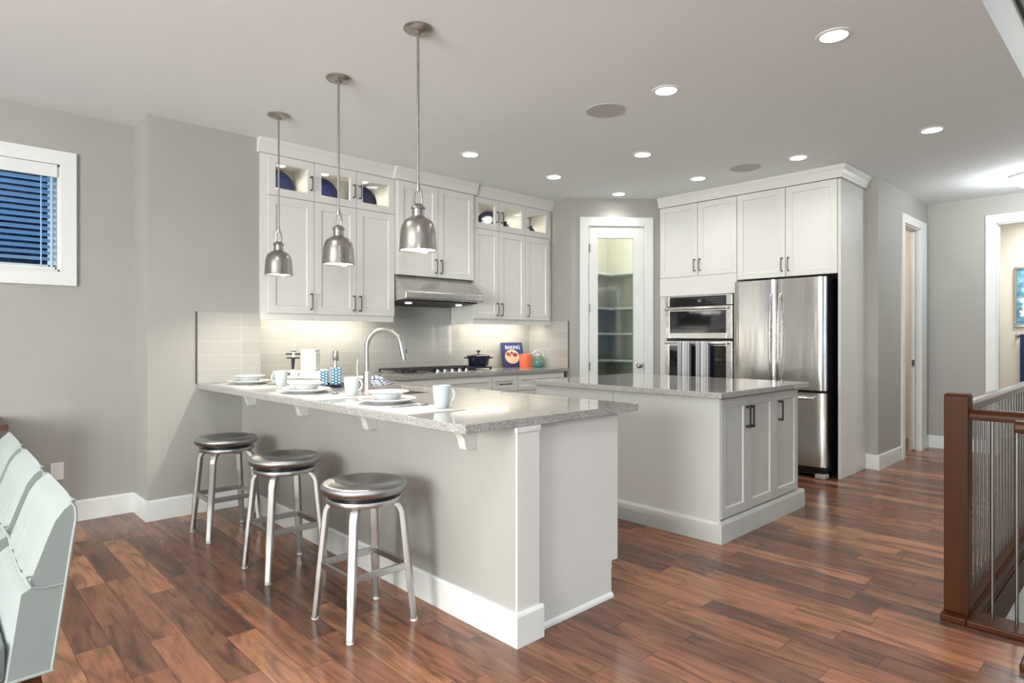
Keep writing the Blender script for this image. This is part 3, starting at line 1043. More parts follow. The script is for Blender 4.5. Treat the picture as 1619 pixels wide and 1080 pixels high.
def upper_unit(name, label, doors, x0, x1, z0=1.43, zr=2.333, glass=True, yf=YF, rail=True):
    """wall cabinet: carcass, tall doors, small glazed doors above. doors=[(u0,u1,handle_side)]"""
    pl = hood_face(yf)
    t = thing(name, label, 'cabinet', ((x0 + x1) / 2, YW - 0.02, z0))
    bm = BM()
    zt = zr if glass else CT
    box(bm, x0, x1, yf, YW - 0.011, z0, zt)
    obj('carcass', bm, 'cab', t)
    if glass:
        bm = BM()
        box(bm, x0, x0 + 0.016, yf, YW - 0.001, zr, CT)
        box(bm, x1 - 0.016, x1, yf, YW - 0.001, zr, CT)
        box(bm, x0 + 0.016, x1 - 0.016, yf, YW - 0.001, CT - 0.016, CT)
        box(bm, x0 + 0.016, x1 - 0.016, YW - 0.018, YW - 0.001, zr, CT - 0.016)
        box(bm, x0 + 0.016, x1 - 0.016, yf, YW - 0.018, zr, zr + 0.012)
        obj('display_box', bm, 'cab_in', t)
    for (a, b, hs) in doors:
        bm = BM(); shaker(bm, pl, a + 0.0024, b - 0.0024, z0 + 0.002, (zr if glass else CT) - 0.002)
        d = obj('door', bm, 'cab', t)
        u = b - 0.03 if hs > 0 else a + 0.03
        pull(pl, u, 0.02, z0 + 0.035, z0 + 0.165, d)
        if glass:
            bm = BM(); shaker(bm, pl, a + 0.0024, b - 0.0024, zr + 0.002, CT - 0.002, hole=True, fr=0.055)
            g = obj('glazed_door', bm, 'cab', t)
            bm = BM(); slab(bm, pl, a + 0.055, b - 0.055, 0.006, 0.010, zr + 0.055, CT - 0.055)
            obj('pane', bm, 'glass', g)
            pull(pl, u, 0.02, zr + 0.085, zr + 0.195, g)
            cx = (a + b) / 2
            bm = BM(); lathe(bm, [(0.0, -0.010), (0.028, -0.010), (0.034, -0.004), (0.034, 0.0)], (cx, 4.90, CT - 0.016), 18, False, True)
            obj('puck_light', bm, 'puck', t, smooth=True)
            lamp('puck_bulb', 'SPOT', (cx, 4.90, CT - 0.03), 2.6, UC, (0, 0, 0), spot_size=math.radians(165), spot_blend=0.6, shadow_soft_size=0.03)
    if doors[0][0] - x0 > 0.02:
        bm = BM(); box(bm, x0 - 0.011, doors[0][0], yf - 0.004, yf - 0.0005, z0 - 0.05, CT)
        box(bm, x0 - 0.011, x0 - 0.0005, yf - 0.0005, yf + 0.0155, z0 - 0.05, CT)
        obj('end_stile', bm, 'cab', t)
    if rail and abs(x0 - 3.956) < 1e-4:
        bm = BM(); box(bm, x0, x0 + 0.016, yf + 0.016, YW - 0.012, z0 - 0.05, z0)
        obj('light_rail', bm, 'cab', t)
    if rail:
        bm = BM(); box(bm, doors[0][0] if doors[0][0] - x0 > 0.02 else x0, x1, yf - 0.004, yf + 0.016, z0 - 0.05, z0)
        obj('light_rail', bm, 'cab', t, bevel=0.002)
    return t


upper_unit('wall_cabinet', 'white wall cabinet with one tall door, leftmost on the hood wall', [(1.913, 2.289, 1)], 1.874, 2.289)
upper_unit('wall_cabinet', 'white wall cabinet with two tall doors, directly left of the range hood', [(2.289, 2.666, 1), (2.666, 3.041, -1)], 2.291, 3.039)
upper_unit('wall_cabinet', 'white wall cabinet without glass doors directly above the range hood', [(3.062, 3.503, 1), (3.503, 3.94, -1)], 3.043, 3.952, z0=1.805, glass=False, yf=YF - 0.022, rail=False)
upper_unit('wall_cabinet', 'white wall cabinet with two tall doors, directly right of the range hood', [(3.956, 4.294, 1), (4.294, 4.678, -1)], 3.956, 4.677)
upper_unit('wall_cabinet', 'white wall cabinet with one tall door, in the corner by the pantry', [(4.678, 5.052, -1)], 4.679, 5.096)
bm = BM()


def crown_poly(yf):
    return [(yf + 0.03, CT + 0.002), (yf - 0.020, CT + 0.002), (yf - 0.024, CT + 0.014), (yf - 0.026, CT + 0.03), (yf - 0.034, CT + 0.06), (yf - 0.052, CT + 0.085), (yf - 0.056, CEIL - 0.001), (yf + 0.03, CEIL - 0.001)]


prism(bm, [(min(a, 4.7345), b) for a, b in crown_poly(YF)], 'x', 1.842, 3.025)
prism(bm, crown_poly(YF - 0.03), 'x', 3.025, 3.972)
prism(bm, crown_poly(YF), 'x', 3.972, 5.104)
struct('trim_1', bm, 'cab')
# strip lights
for x0, x1, e in ((1.90, 2.98, 3.6), (4.00, 5.02, 3.6)):
    t = thing('strip_light', 'lit strip light under the %s wall cabinets' % ('left' if x0 < 3 else 'right'), 'light', ((x0 + x1) / 2, 4.80, 1.43))
    bm = BM(); box(bm, x0 + 0.05, x1 - 0.05, 4.80, 4.83, 1.416, 1.4295)
    obj('housing', bm, 'trim', t)
    lamp('strip_lamp', 'AREA', ((x0 + x1) / 2, 4.86, 1.413), e, UC, (math.radians(28), 0, 0), shape='RECTANGLE', size=x1 - x0 - 0.1, size_y=0.03)


def plate_on_edge(name, label, c, R, tilt, yaw, mat, grp='plates in the glazed cabinets', rim=None):
    """a round plate leaning back; c = centre"""
    t = thing(name, label, 'plate', c, grp)
    bm = BM()
    lathe(bm, [(0, 0.004), (R * 0.62, 0.004), (R * 0.72, 0.010), (R * 0.98, 0.020), (R, 0.022), (R * 0.99, 0.026), (R * 0.72, 0.015), (R * 0.60, 0.009), (0, 0.009)], (0, 0, 0), 40, False, False)
    bmesh.ops.transform(bm, matrix=Matrix.Translation(Vector(c)) @ Matrix.Rotation(yaw, 4, 'Z') @ Matrix.Rotation(tilt, 4, 'X'), verts=bm.verts)
    obj('dish', bm, mat, t, smooth=True)
    return t


TI = math.radians(76)
zb = 2.347
def pz(R):
    return zb + R * math.sin(TI) + 0.004

def display_plates():
    for (x, y, R, yaw, lab, mt) in (
            (2.110, 4.995, 0.134, 0.0, 'navy plate behind the leftmost glazed cabinet door', 'navy'),
            (2.510, 4.995, 0.134, 0.0, 'navy plate behind the second glazed cabinet door from the left', 'navy'),
            (2.885, 4.995, 0.134, 0.0, 'dark navy plate behind the glazed door left of the hood cabinet', 'navy2'),
            (4.330, 4.93, 0.115, -1.05, 'navy plate turned sideways behind the first glazed door right of the hood', 'navy'),
            (4.545, 5.012, 0.128, 0.0, 'white plate behind the middle glazed door right of the hood', 'porcelain'),
            (4.965, 5.012, 0.125, 0.0, 'white plate behind the glazed door nearest the pantry', 'porcelain')):
        plate_on_edge('display_plate', lab, (x, y, zb + R * math.sin(TI) + 0.003), R, TI, yaw, mt)
    for (x, lab) in ((4.140, 'small navy pitcher at the left behind the first glazed door right of the hood'),
                     (4.500, 'small navy pitcher behind the middle glazed door right of the hood'),
                     (4.890, 'small navy pitcher behind the glazed door nearest the pantry')):
        t = thing('pitcher', lab, 'pitcher', (x, 4.84, zb), 'pitchers in the glazed cabinets')
        bm = BM(); lathe(bm, [(0, 0.0), (0.042, 0.0), (0.046, 0.02), (0.036, 0.07), (0.022, 0.11), (0.026, 0.13), (0.022, 0.13), (0.018, 0.11), (0.0, 0.02)], (x, 4.84, zb), 24, False, False)
        obj('body', bm, 'navy2', t, smooth=True)
        bm = BM(); tube(bm, arc((x + 0.026, 4.84, zb + 0.075), 0.035, -1.2, 1.3, 8, (1, 0, 0), (0, 0, 1)), 0.006, 8)
        obj('handle', bm, 'navy2', t, smooth=True)


display_plates()

# ------------------------------------------------------------------ range hood
t = thing('range_hood', 'stainless steel range hood under the middle wall cabinet', 'range hood', (3.49, YW, 1.54))
bm = BM()
hy = 4.53
poly = [(YW - 0.010, 1.800), (YF - 0.012, 1.800), (hy + 0.006, 1.655), (hy, 1.640), (hy, 1.592), (hy + 0.012, 1.582), (YW - 0.010, 1.552)]
prism(bm, poly, 'x', 3.046, 3.944)
obj('canopy', bm, 'steel', t, bevel=0.006, seg=3)
bm = BM()
prism(bm, [(hy + 0.05, 1.578), (YW - 0.05, 1.554), (YW - 0.05, 1.546), (hy + 0.05, 1.570)], 'x', 3.09, 3.90)
obj('filter_panel', bm, 'iron', t)
for x in (3.20, 3.78):
    bm = BM(); lathe(bm, [(0, -0.012), (0.03, -0.010), (0.034, 0.004)], (x, 4.72, 1.560), 20, False, True)
    obj('hood_lamp', bm, 'lens_dim', t, smooth=True)
    lamp('hood_bulb', 'SPOT', (x, 4.72, 1.540), 2.0, NEUT, (0, 0, 0), spot_size=math.radians(120), spot_blend=0.8, shadow_soft_size=0.005)
bm = BM(); prism(bm, [(hy - 0.004, 1.600), (hy + 0.004, 1.600), (hy + 0.004, 1.584), (hy - 0.004, 1.584)], 'x', 3.36, 3.62)
obj('control_strip', bm, 'chrome', t)
bm = BM(); box(bm, 3.046, 3.944, YF - 0.010, YW - 0.010, 1.8005, 1.8045)
obj('top_gasket', bm, 'black', t)

# ================================================================== BASE CABINETS + WORKTOP
CZ0, CZ1 = 0.88, 0.915
BF = hood_face(4.485)
def base_unit(label, x0, x1, fronts):
    t = thing('base_cabinet', label, 'cabinet', ((x0 + x1) / 2, 4.78, 0))
    bm = BM(); box(bm, x0, x1, 4.485, YW - 0.011, 0.10, CZ0 - 0.001)
    obj('carcass', bm, 'cab', t)
    bm = BM(); box(bm, x0, x1, 4.55, 4.57, 0.0, 0.10)
    obj('toe_kick', bm, 'cab', t)
    for kind, a, b, z0, z1, hd in fronts:
        bm = BM()
        shaker(bm, BF, a + 0.002, b - 0.002, z0, z1, fr=0.042 if kind == 'drawer' else 0.058)
        d = obj(kind, bm, 'cab', t)
        if hd:
            c = (a + b) / 2
            pull(BF, (z0 + z1) / 2, 0.02, c - 0.07, c + 0.07, d, horiz=True)
    return t
base_unit('off white base cabinet behind the kitchen tap, left of the cooktop', 2.42, 3.06, [('drawer', 2.45, 3.06, 0.715, 0.862, False), ('door', 2.45, 3.06, 0.115, 0.708, False)])
base_unit('wide off white base cabinet directly under the gas cooktop', 3.062, 3.985, [('drawer', 3.062, 3.985, 0.715, 0.862, False), ('drawer', 3.062, 3.985, 0.42, 0.708, True), ('drawer', 3.062, 3.985, 0.115, 0.413, True)])
base_unit('narrow off white drawer cabinet just right of the cooktop', 3.987, 4.33, [('drawer', 3.987, 4.33, 0.715, 0.862, True), ('drawer', 3.987, 4.33, 0.42, 0.708, True), ('drawer', 3.987, 4.33, 0.115, 0.413, True)])
base_unit('wide off white drawer cabinet at the pantry end of the hood wall', 4.332, 5.05, [('drawer', 4.332, 5.03, 0.715, 0.862, True), ('drawer', 4.332, 5.03, 0.42, 0.708, True), ('drawer', 4.332, 5.03, 0.115, 0.413, True)])

# worktop: L shape with a sink cut-out
sx0, sx1, sy0, sy1 = 2.03, 2.43, 3.02, 3.68
bm = BM()
outer = [(1.450, 1.795), (2.572, 1.795), (2.572, 4.455), (5.096, 4.455), (5.096, YW - 0.0095), (1.8715, YW - 0.0095), (1.8715, YC - 0.0095), (1.450, YC - 0.0095)]
hole = [(sx0, sy0), (sx1, sy0), (sx1, sy1), (sx0, sy1)]
# top / bottom faces cut into quads around the hole
cells = [(1.450, sx0, 1.795, YC - 0.0095), (sx0, sx1, 1.795, sy0), (sx0, sx1, sy1, YC - 0.0095), (sx1, 2.572, 1.795, YC - 0.0095),
         (1.8715, 2.572, YC - 0.0095, YW - 0.0095), (2.572, 5.096, 4.455, YW - 0.0095)]
tops = []
for (a, b, c, d) in cells:
    vs = [bm.verts.new((x, y, CZ1)) for x, y in ((a, c), (b, c), (b, d), (a, d))]
    tops.append(bm.faces.new(vs))
bmesh.ops.remove_doubles(bm, verts=bm.verts, dist=1e-5)
# split T junctions so that the slab is one clean shell
for poly in (outer, hole):
    pass
r_ = bmesh.ops.extrude_face_region(bm, geom=bm.faces[:])
bmesh.ops.translate(bm, verts=[e for e in r_['geom'] if isinstance(e, bmesh.types.BMVert)], vec=(0, 0, CZ0 - CZ1))
# drop inner walls created at T junctions
inner = [f for f in bm.faces if abs(f.normal.z) < 0.5 and (
    (abs(f.calc_center_median().x - sx0) < 1e-4 and not (sy0 - 1e-4 < f.calc_center_median().y < sy1 + 1e-4))
)]
bmesh.ops.recalc_face_normals(bm, faces=bm.faces)
for v in bm.verts:
    if abs(v.co.x - 1.450) < 1e-4:
        v.co.x = 1.470 + (v.co.y - 1.795) / (YC - 1.795) * (1.425 - 1.470)
wt = obj('worktop', bm, 'quartz', bevel=0.002)
tag(wt, 'grey speckled stone worktop of the breakfast peninsula and hood wall', 'worktop')

# sink
t = thing('kitchen_sink', 'stainless steel sink set into the peninsula worktop', 'sink', ((sx0 + sx1) / 2, (sy0 + sy1) / 2, 0.70))
bm = BM()
g = 0.004
def rr(x0, x1, y0, y1, z, r, n=5):
    pts = []
    for cx, cy, a in ((x1 - r, y1 - r, 0), (x0 + r, y1 - r, PI / 2), (x0 + r, y0 + r, PI), (x1 - r, y0 + r, 1.5 * PI)):
        for i in range(n + 1):
            q = a + (PI / 2) * i / n
            pts.append((cx + r * math.cos(q), cy + r * math.sin(q), z))
    return pts
rings = [rr(sx0 - 0.02, sx1 + 0.02, sy0 - 0.02, sy1 + 0.02, 0.879, 0.04), rr(sx0 + g, sx1 - g, sy0 + g, sy1 - g, 0.879, 0.05), rr(sx0 + g, sx1 - g, sy0 + g, sy1 - g, 0.72, 0.05), rr(sx0 + 0.03, sx1 - 0.03, sy0 + 0.03, sy1 - 0.03, 0.70, 0.05)]
R = [[bm.verts.new(p) for p in q] for q in rings]
for a, b in zip(R, R[1:]):
    for i in range(len(a)):
        j = (i + 1) % len(a)
        bm.faces.new((a[i], a[j], b[j], b[i]))
bm.faces.new(R[-1])
bmesh.ops.recalc_face_normals(bm, faces=bm.faces)
for f in bm.faces:
    f.normal_flip()
obj('bowl', bm, 'steel', t, smooth=True)
bm = BM(); lathe(bm, [(0, 0.002), (0.03, 0.002), (0.042, 0.006), (0.045, 0.002)], (2.23, 3.35, 0.70), 20, False, False)
obj('drain', bm, 'chrome', t, smooth=True)

# peninsula: pony wall, end post, cabinets
bm = BM(); box(bm, 1.735, 1.862, 1.80, YC, 0, CZ0 - 0.001)
struct('wall_peninsula', bm, 'wall')
bm = BM(); box(bm, 1.7335, 1.8635, 1.790, 1.7999, 0, 0.858)
box(bm, 1.728, 1.869, 1.786, 1.7999, 0.858, CZ0 - 0.001)
struct('trim_peninsula_post', bm, 'cab', bevel=0.0015)
base_run('baseboard_peninsula', [((1.735, YC), (1.735, 1.790), (-1, 0)), ((1.721, 1.790), (1.877, 1.790), (0, -1))], 0.135)
t = thing('peninsula_cabinet', 'off white end cabinet of the breakfast peninsula facing the room', 'cabinet', (2.16, 1.85, 0))
bm = BM()
prism(bm, [(1.8635, 0.0), (2.405, 0.0), (2.405, 0.17), (2.454, 0.17), (2.454, CZ0 - 0.001), (1.8635, CZ0 - 0.001)], 'y', 1.832, 1.852)
obj('end_panel', bm, 'cab', t, bevel=0.0015)
bm = BM()
box(bm, 1.8635, 2.435, 1.853, sy0 - 0.03, 0.12, CZ0 - 0.001)
box(bm, 1.8635, 2.435, sy1 + 0.03, 4.484, 0.12, CZ0 - 0.001)
box(bm, 1.8635, 2.435, sy0 - 0.03, sy1 + 0.03, 0.12, 0.68)
box(bm, 1.8635, 2.385, 1.853, 4.484, 0.0, 0.12)
obj('carcass', bm, 'cab', t)
bm = BM(); prism(bm, [(1.818, 0.0), (1.832, 0.0), (1.832, 0.022), (1.826, 0.020), (1.820, 0.012)], 'x', 1.877, 2.405)
obj('shoe_moulding', bm, 'trim', t)
PFACE = lambda u, d, z: Vector((2.435 + d, u, z))
for a, b in ((1.87, 2.45), (2.452, 3.02), (3.022, 3.66), (3.662, 4.40)):
    bm = BM(); shaker(bm, PFACE, a, b - 0.002, 0.125, 0.865)
    d = obj('door', bm, 'cab', t)
    pull(PFACE, b - 0.04, 0.02, 0.68, 0.80, d)
# brackets under the breakfast bar
BL = ['white corbel under the breakfast bar nearest the end post', 'second white corbel under the breakfast bar from the end post',
      'third white corbel under the breakfast bar from the end post', 'white corbel under the breakfast bar nearest the wall']
for i, yc in enumerate((2.068, 2.868, 3.658, 4.484)):
    bm = BM()
    poly = [(1.7345, CZ0 - 0.001), (1.575, CZ0 - 0.001), (1.575, CZ0 - 0.024)]
    for k in range(9):
        a = k / 8 * PI / 2
        poly.append((1.580 + 0.092 * math.sin(a), CZ0 - 0.024 - 0.070 + 0.070 * math.cos(a)))
    poly += [(1.680, CZ0 - 0.116), (1.7345, CZ0 - 0.118)]
    prism(bm, poly, 'y', yc - 0.024, yc + 0.024)
    tag(obj('bar_corbel', bm, 'cab', bevel=0.002, loc=(1.7345, yc, CZ0 - 0.13)), BL[i], 'bracket', 'corbels under the breakfast bar')

# ------------------------------------------------------------------ ISLAND
t = thing('kitchen_island', 'grey kitchen island with three panelled doors and a plinth', 'island', (4.08, 2.6, 0))
IX0, IX1, IY0, IY1 = 3.497, 4.662, 1.865, 3.385
bm = BM(); box(bm, IX0 + 0.01, IX1, IY0, IY1, 0.0, CZ0 - 0.001)
obj('carcass', bm, 'island', t)
for a, b in ((1.848, 2.640), (2.644, 3.388)):
    bm = BM(); box(bm, IX0 - 0.008, IX0 + 0.0095, a, b, 0.0, CZ0 - 0.001)
    obj('side_panel', bm, 'island', t, bevel=0.001)
IF = hood_face(IY0)
bm = BM(); slab(bm, IF, IX0 + 0.010, IX1 + 0.018, 0, 0.002, 0.13, CZ0 - 0.001)
obj('face_frame', bm, 'island', t)
for a, b, hs in ((3.503, 3.850, 1), (3.854, 4.236, -1), (4.240, 4.640, -1)):
    bm = BM(); shaker(bm, IF, a, b, 0.142, 0.868, fr=0.055, rec=0.010)
    d = obj('door', bm, 'island', t)
    u = b - 0.022 if hs > 0 else a + (0.024 if a < 4 else 0.075)
    bm = BM()
    box(bm, u - 0.006, u + 0.006, IY0 - 0.053, IY0 - 0.043, 0.668, 0.808)
    box(bm, u - 0.008, u + 0.008, IY0 - 0.045, IY0 - 0.0195, 0.668, 0.684)
    box(bm, u - 0.008, u + 0.008, IY0 - 0.045, IY0 - 0.0195, 0.792, 0.808)
    obj('handle', bm, 'bronze', d, bevel=0.0015)
bm = BM()
prof = [(0, 0), (0.036, 0), (0.036, 0.112), (0.028, 0.128), (0.0, 0.130)]
def plinth(pp, qq, nn):
    pp = Vector(pp); qq = Vector(qq); nn = Vector(nn)
    A = [bm.verts.new(pp + nn * a + Vector((0, 0, b))) for a, b in prof]
    B = [bm.verts.new(qq + nn * a + Vector((0, 0, b))) for a, b in prof]
    for i in range(5):
        j = (i + 1) % 5
        bm.faces.new((A[i], A[j], B[j], B[i]))
    bm.faces.new(A[::-1]); bm.faces.new(B)
prof = [(0, 0), (0.016, 0), (0.016, 0.112), (0.009, 0.128), (0.0, 0.130)]
plinth((IX0 - 0.0085, IY1 + 0.02, 0), (IX0 - 0.0085, 1.847, 0), (-1, 0, 0))
prof = [(0, 0), (0.020, 0), (0.020, 0.112), (0.012, 0.128), (0.0, 0.130)]
plinth((IX0 - 0.0245, 1.847, 0), (4.722, 1.847, 0), (0, -1, 0))
prof = [(0, 0), (0.035, 0), (0.035, 0.112), (0.028, 0.128), (0.0, 0.130)]
plinth((IX1 + 0.025, 1.847, 0), (IX1 + 0.025, IY1 + 0.02, 0), (1, 0, 0))
box(bm, IX0 + 0.01, IX1 + 0.025, 1.8469, IY0 - 0.0005, 0, 0.129)
box(bm, IX1 + 0.0005, IX1 + 0.025, IY0, IY1 + 0.02, 0, 0.129)
bmesh.ops.recalc_face_normals(bm, faces=bm.faces)
obj('plinth', bm, 'island', t)
bm = BM(); box(bm, 3.425, 4.745, 1.805, 3.395, CZ0, CZ1)
tag(obj('island_top', bm, 'quartz', bevel=0.003), 'grey speckled stone top on the kitchen island', 'worktop')

# ================================================================== FRIDGE WALL
FX = 5.85
FF = fridge_face(FX)
t = thing('oven_cabinet', 'tall off white cabinet housing the wall oven, beside the pantry door', 'cabinet', (6.15, 3.35, 0))
bm = BM()
box(bm, FX, 6.50, 2.908, 2.944, 0.0, CT)
box(bm, FX, 6.50, 3.715, 3.795, 0.0, CT)
box(bm, FX, 6.50, 2.944, 3.715, 1.686, CT)
box(bm, FX, 6.50, 2.944, 3.715, 0.0, 0.46)
box(bm, 6.46, 6.50, 2.944, 3.715, 0.46, 1.686)
obj('carcass', bm, 'cab', t)
bm = BM()
slab(bm, FF, 2.910, 3.788, 0, 0.018, 1.688, 1.882)
obj('filler_panel', bm, 'cab', t, bevel=0.001)
for a, b, hs in ((2.908, 3.336, 1), (3.336, 3.788, -1)):
    bm = BM(); shaker(bm, FF, a + 0.0024, b - 0.0024, 1.886, CT - 0.002)
    d = obj('door', bm, 'cab', t)
    pull(FF, b - 0.03 if hs > 0 else a + 0.03, 0.02, 1.935, 2.06, d)
bm = BM(); shaker(bm, FF, 2.910, 3.788, 0.115, 0.45)
d = obj('drawer', bm, 'cab', t)
pull(FF, 0.36, 0.02, 3.28, 3.42, d, horiz=True)
t = thing('fridge_cabinet', 'off white cabinet above the fridge with a tall side panel to the floor', 'cabinet', (6.15, 2.43, 0))
bm = BM(); box(bm, FX, 6.50, 1.980, 2.906, 1.822, CT)
obj('carcass', bm, 'cab', t)
bm = BM(); box(bm, FX - 0.005, 6.5145, 1.9555, 1.979, 0.0, CT)
obj('end_panel', bm, 'cab', t, bevel=0.0015)
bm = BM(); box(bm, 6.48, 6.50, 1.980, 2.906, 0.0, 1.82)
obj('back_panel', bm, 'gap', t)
for a, b, hs in ((1.980, 2.433, 1), (2.433, 2.906, -1)):
    bm = BM(); shaker(bm, FF, a + 0.0024, b - 0.0024, 1.812, CT - 0.002)
    d = obj('door', bm, 'cab', t)
    pull(FF, b - 0.03 if hs > 0 else a + 0.03, 0.02, 1.862, 1.99, d)
# crown of the fridge wall with a mitred return
bm = BM()
cp = [(0.0, CT + 0.002), (0.022, CT + 0.002), (0.026, CT + 0.018), (0.029, CT + 0.035), (0.040, CT + 0.066), (0.056, CT + 0.088), (0.060, CEIL - 0.001), (0.0, CEIL - 0.001)]
S0 = [bm.verts.new((FX - a * 0.75 - 0.018, 3.797, z)) for a, z in cp]
S1 = [bm.verts.new((FX - a * 0.75 - 0.018, 1.957 - a, z)) for a, z in cp]
S2 = [bm.verts.new((6.512, 1.957 - a, z)) for a, z in cp]
for A, B in ((S0, S1), (S1, S2)):
    for i in range(len(cp)):
        j = (i + 1) % len(cp)
        bm.faces.new((A[i], A[j], B[j], B[i]))
bm.faces.new(S0); bm.faces.new(S2[::-1])
bmesh.ops.recalc_face_normals(bm, faces=bm.faces)
struct('trim_2', bm, 'cab')

# microwave
t = thing('microwave', 'built in stainless microwave above the wall oven', 'microwave', (6.1, 3.33, 1.225))
bm = BM(); box(bm, FX - 0.01, 6.44, 2.956, 3.703, 1.232, 1.680)
obj('body', bm, 'black', t)
FM = fridge_face(FX - 0.01)
bm = BM()
slab(bm, FM, 2.950, 3.008, 0, 0.028, 1.574, 1.680); slab(bm, FM, 3.660, 3.709, 0, 0.028, 1.574, 1.680)
slab(bm, FM, 3.008, 3.660, 0, 0.026, 1.668, 1.680)
obj('panel_trim', bm, 'steel', t, bevel=0.003)
bm = BM(); slab(bm, FM, 3.008, 3.660, 0, 0.026, 1.574, 1.668)
cpn = obj('control_panel', bm, 'blackglass', t, bevel=0.001)
bm = BM(); slab(bm, FM, 3.285, 3.325, 0.026, 0.0268, 1.610, 1.636)
obj('display', bm, 'screen', cpn)
bm = BM()
for i in range(8):
    for j in range(3):
        slab(bm, FM, 3.05 + i * 0.024, 3.06 + i * 0.024, 0.026, 0.0266, 1.596 + j * 0.024, 1.602 + j * 0.024)
obj('key_markings', bm, 'screen', cpn)
bm = BM()
z0, z1 = 1.236, 1.566
slab(bm, FM, 2.950, 3.012, 0, 0.028, z0, z1); slab(bm, FM, 3.656, 3.709, 0, 0.028, z0, z1)
slab(bm, FM, 3.012, 3.656, 0, 0.028, z0, 1.292); slab(bm, FM, 3.012, 3.656, 0, 0.028, 1.520, z1)
dr = obj('door', bm, 'steel', t, bevel=0.002)
bm = BM(); slab(bm, FM, 3.012, 3.656, 0, 0.024, 1.292, 1.520)
obj('window', bm, 'blackglass', dr)
bm = BM(); slab(bm, FM, 3.10, 3.56, 0.0241, 0.0246, 1.325, 1.49)
obj('window_mesh', bm, M['iron'], dr) if False else bm.free()
bm = BM(); tube(bm, [FM(2.985, 0.060, 1.545), FM(3.69, 0.060, 1.545)], 0.012, 12)
for u in (3.01, 3.655):
    tube(bm, [FM(u, 0.026, 1.545), FM(u, 0.060, 1.545)], 0.008, 8)
obj('handle', bm, 'chrome', dr, smooth=True)
# oven
t = thing('wall_oven', 'built in stainless wall oven with striped towels on its handle', 'oven', (6.1, 3.33, 0.465))
bm = BM(); box(bm, FX - 0.01, 6.44, 2.956, 3.703, 0.465, 1.222)
obj('body', bm, 'black', t)
bm = BM()
z0, z1 = 0.470, 1.208
slab(bm, FM, 2.950, 3.012, 0, 0.028, z0, z1); slab(bm, FM, 3.661, 3.709, 0, 0.028, z0, z1)
slab(bm, FM, 3.012, 3.661, 0, 0.028, z0, 0.56); slab(bm, FM, 3.012, 3.661, 0, 0.028, 1.160, z1)
dr = obj('door', bm, 'steel', t, bevel=0.002)
bm = BM(); slab(bm, FM, 3.012, 3.661, 0, 0.024, 0.56, 1.160)
obj('window', bm, 'blackglass', dr)
HB = 1.186
bm = BM(); tube(bm, [FM(2.985, 0.066, HB), FM(3.69, 0.066, HB)], 0.012, 12)
for u in (3.01, 3.655):
    tube(bm, [FM(u, 0.026, HB), FM(u, 0.066, HB)], 0.008, 8)
obj('handle', bm, 'chrome', dr, smooth=True)
# towels over the oven handle
hx = FX - 0.01 - 0.066
for (a, b, lab) in ((3.386, 3.525, 'striped tea towel on the oven handle nearer the pantry door'), (3.170, 3.314, 'striped tea towel on the oven handle nearer the fridge')):
    bm = BM()
    nseg = 12
    def sec(u):
        s = (u - a) / (b - a)
        w = 0.006 * math.sin(s * 5 * PI)
        out = [(hx - 0.017 + w, 0.62 + 0.012 * math.sin(s * 4)), (hx - 0.016 + w * 0.6, 0.9), (hx - 0.0145 + w * 0.2, 1.13)]
        out += [(hx - 0.0145 * math.cos(q), HB + 0.0145 * math.sin(q)) for q in [PI * i / 6 for i in range(7)]]
        out += [(hx + 0.016, 1.10), (hx + 0.018, 0.78)]
        return out
    grid = []
    for k in range(nseg + 1):
        u = a + (b - a) * k / nseg
        grid.append([bm.verts.new((x, u, z)) for x, z in sec(u)])
    for A, B in zip(grid, grid[1:]):
        for i in range(len(A) - 1):
            bm.faces.new((A[i], A[i + 1], B[i + 1], B[i]))
    bmesh.ops.recalc_face_normals(bm, faces=bm.faces)
    o = obj('tea_towel', bm, 'towel', smooth=True, loc=(hx, (a + b) / 2, 1.18))
    md = o.modifiers.new('cloth thickness', 'SOLIDIFY'); md.thickness = 0.0022; md.offset = -1 if False else 0
    tag(o, lab, 'towel', 'tea towels on the oven handle')

# fridge
t = thing('refrigerator', 'stainless french door fridge with black sides and a bottom freezer drawer', 'fridge', (6.1, 2.45, 0))
fy0, fy1, fsp = 2.028, 2.868, 2.448
bm = BM(); box(bm, 5.745, 6.46, fy0 + 0.012, fy1 - 0.006, 0.05, 1.775)
obj('body', bm, 'black', t, bevel=0.004)
def bowed(bm, a, b, z0, z1, xf, bow, nu=14, nz=10, xb=5.742):
    """door slab with a gently bowed front facing -X"""
    F = []
    for i in range(nu + 1):
        s = i / nu
        u = a + (b - a) * s
        e = min(s, 1 - s) * (b - a)
        edge = 0.018 * (1 - min(1, e / 0.022)) ** 2
        row = []
        for j in range(nz + 1):
            tt = j / nz
            z = z0 + (z1 - z0) * tt
            row.append(bm.verts.new((xf - bow * (1 - (2 * ((u - fy0) / (fy1 - fy0)) - 1) ** 2) + edge, u, z)))
        F.append(row)
    for i in range(nu):
        for j in range(nz):
            bm.faces.new((F[i][j], F[i + 1][j], F[i + 1][j + 1], F[i][j + 1]))
    B = [[bm.verts.new((xb, u, z)) for z in (z0, z1)] for u in [a + (b - a) * i / nu for i in range(nu + 1)]]
    for i in range(nu):
        bm.faces.new((F[i][0], B[i][0], B[i + 1][0], F[i + 1][0]))
        bm.faces.new((F[i][nz], F[i + 1][nz], B[i + 1][1], B[i][1]))
        bm.faces.new((B[i][0], B[i][1], B[i + 1][1], B[i + 1][0]))
    bm.faces.new([F[0][j] for j in range(nz + 1)] + [B[0][1], B[0][0]])
    bm.faces.new([F[nu][j] for j in range(nz, -1, -1)] + [B[nu][0], B[nu][1]])
    bmesh.ops.recalc_face_normals(bm, faces=bm.faces)
    return bm
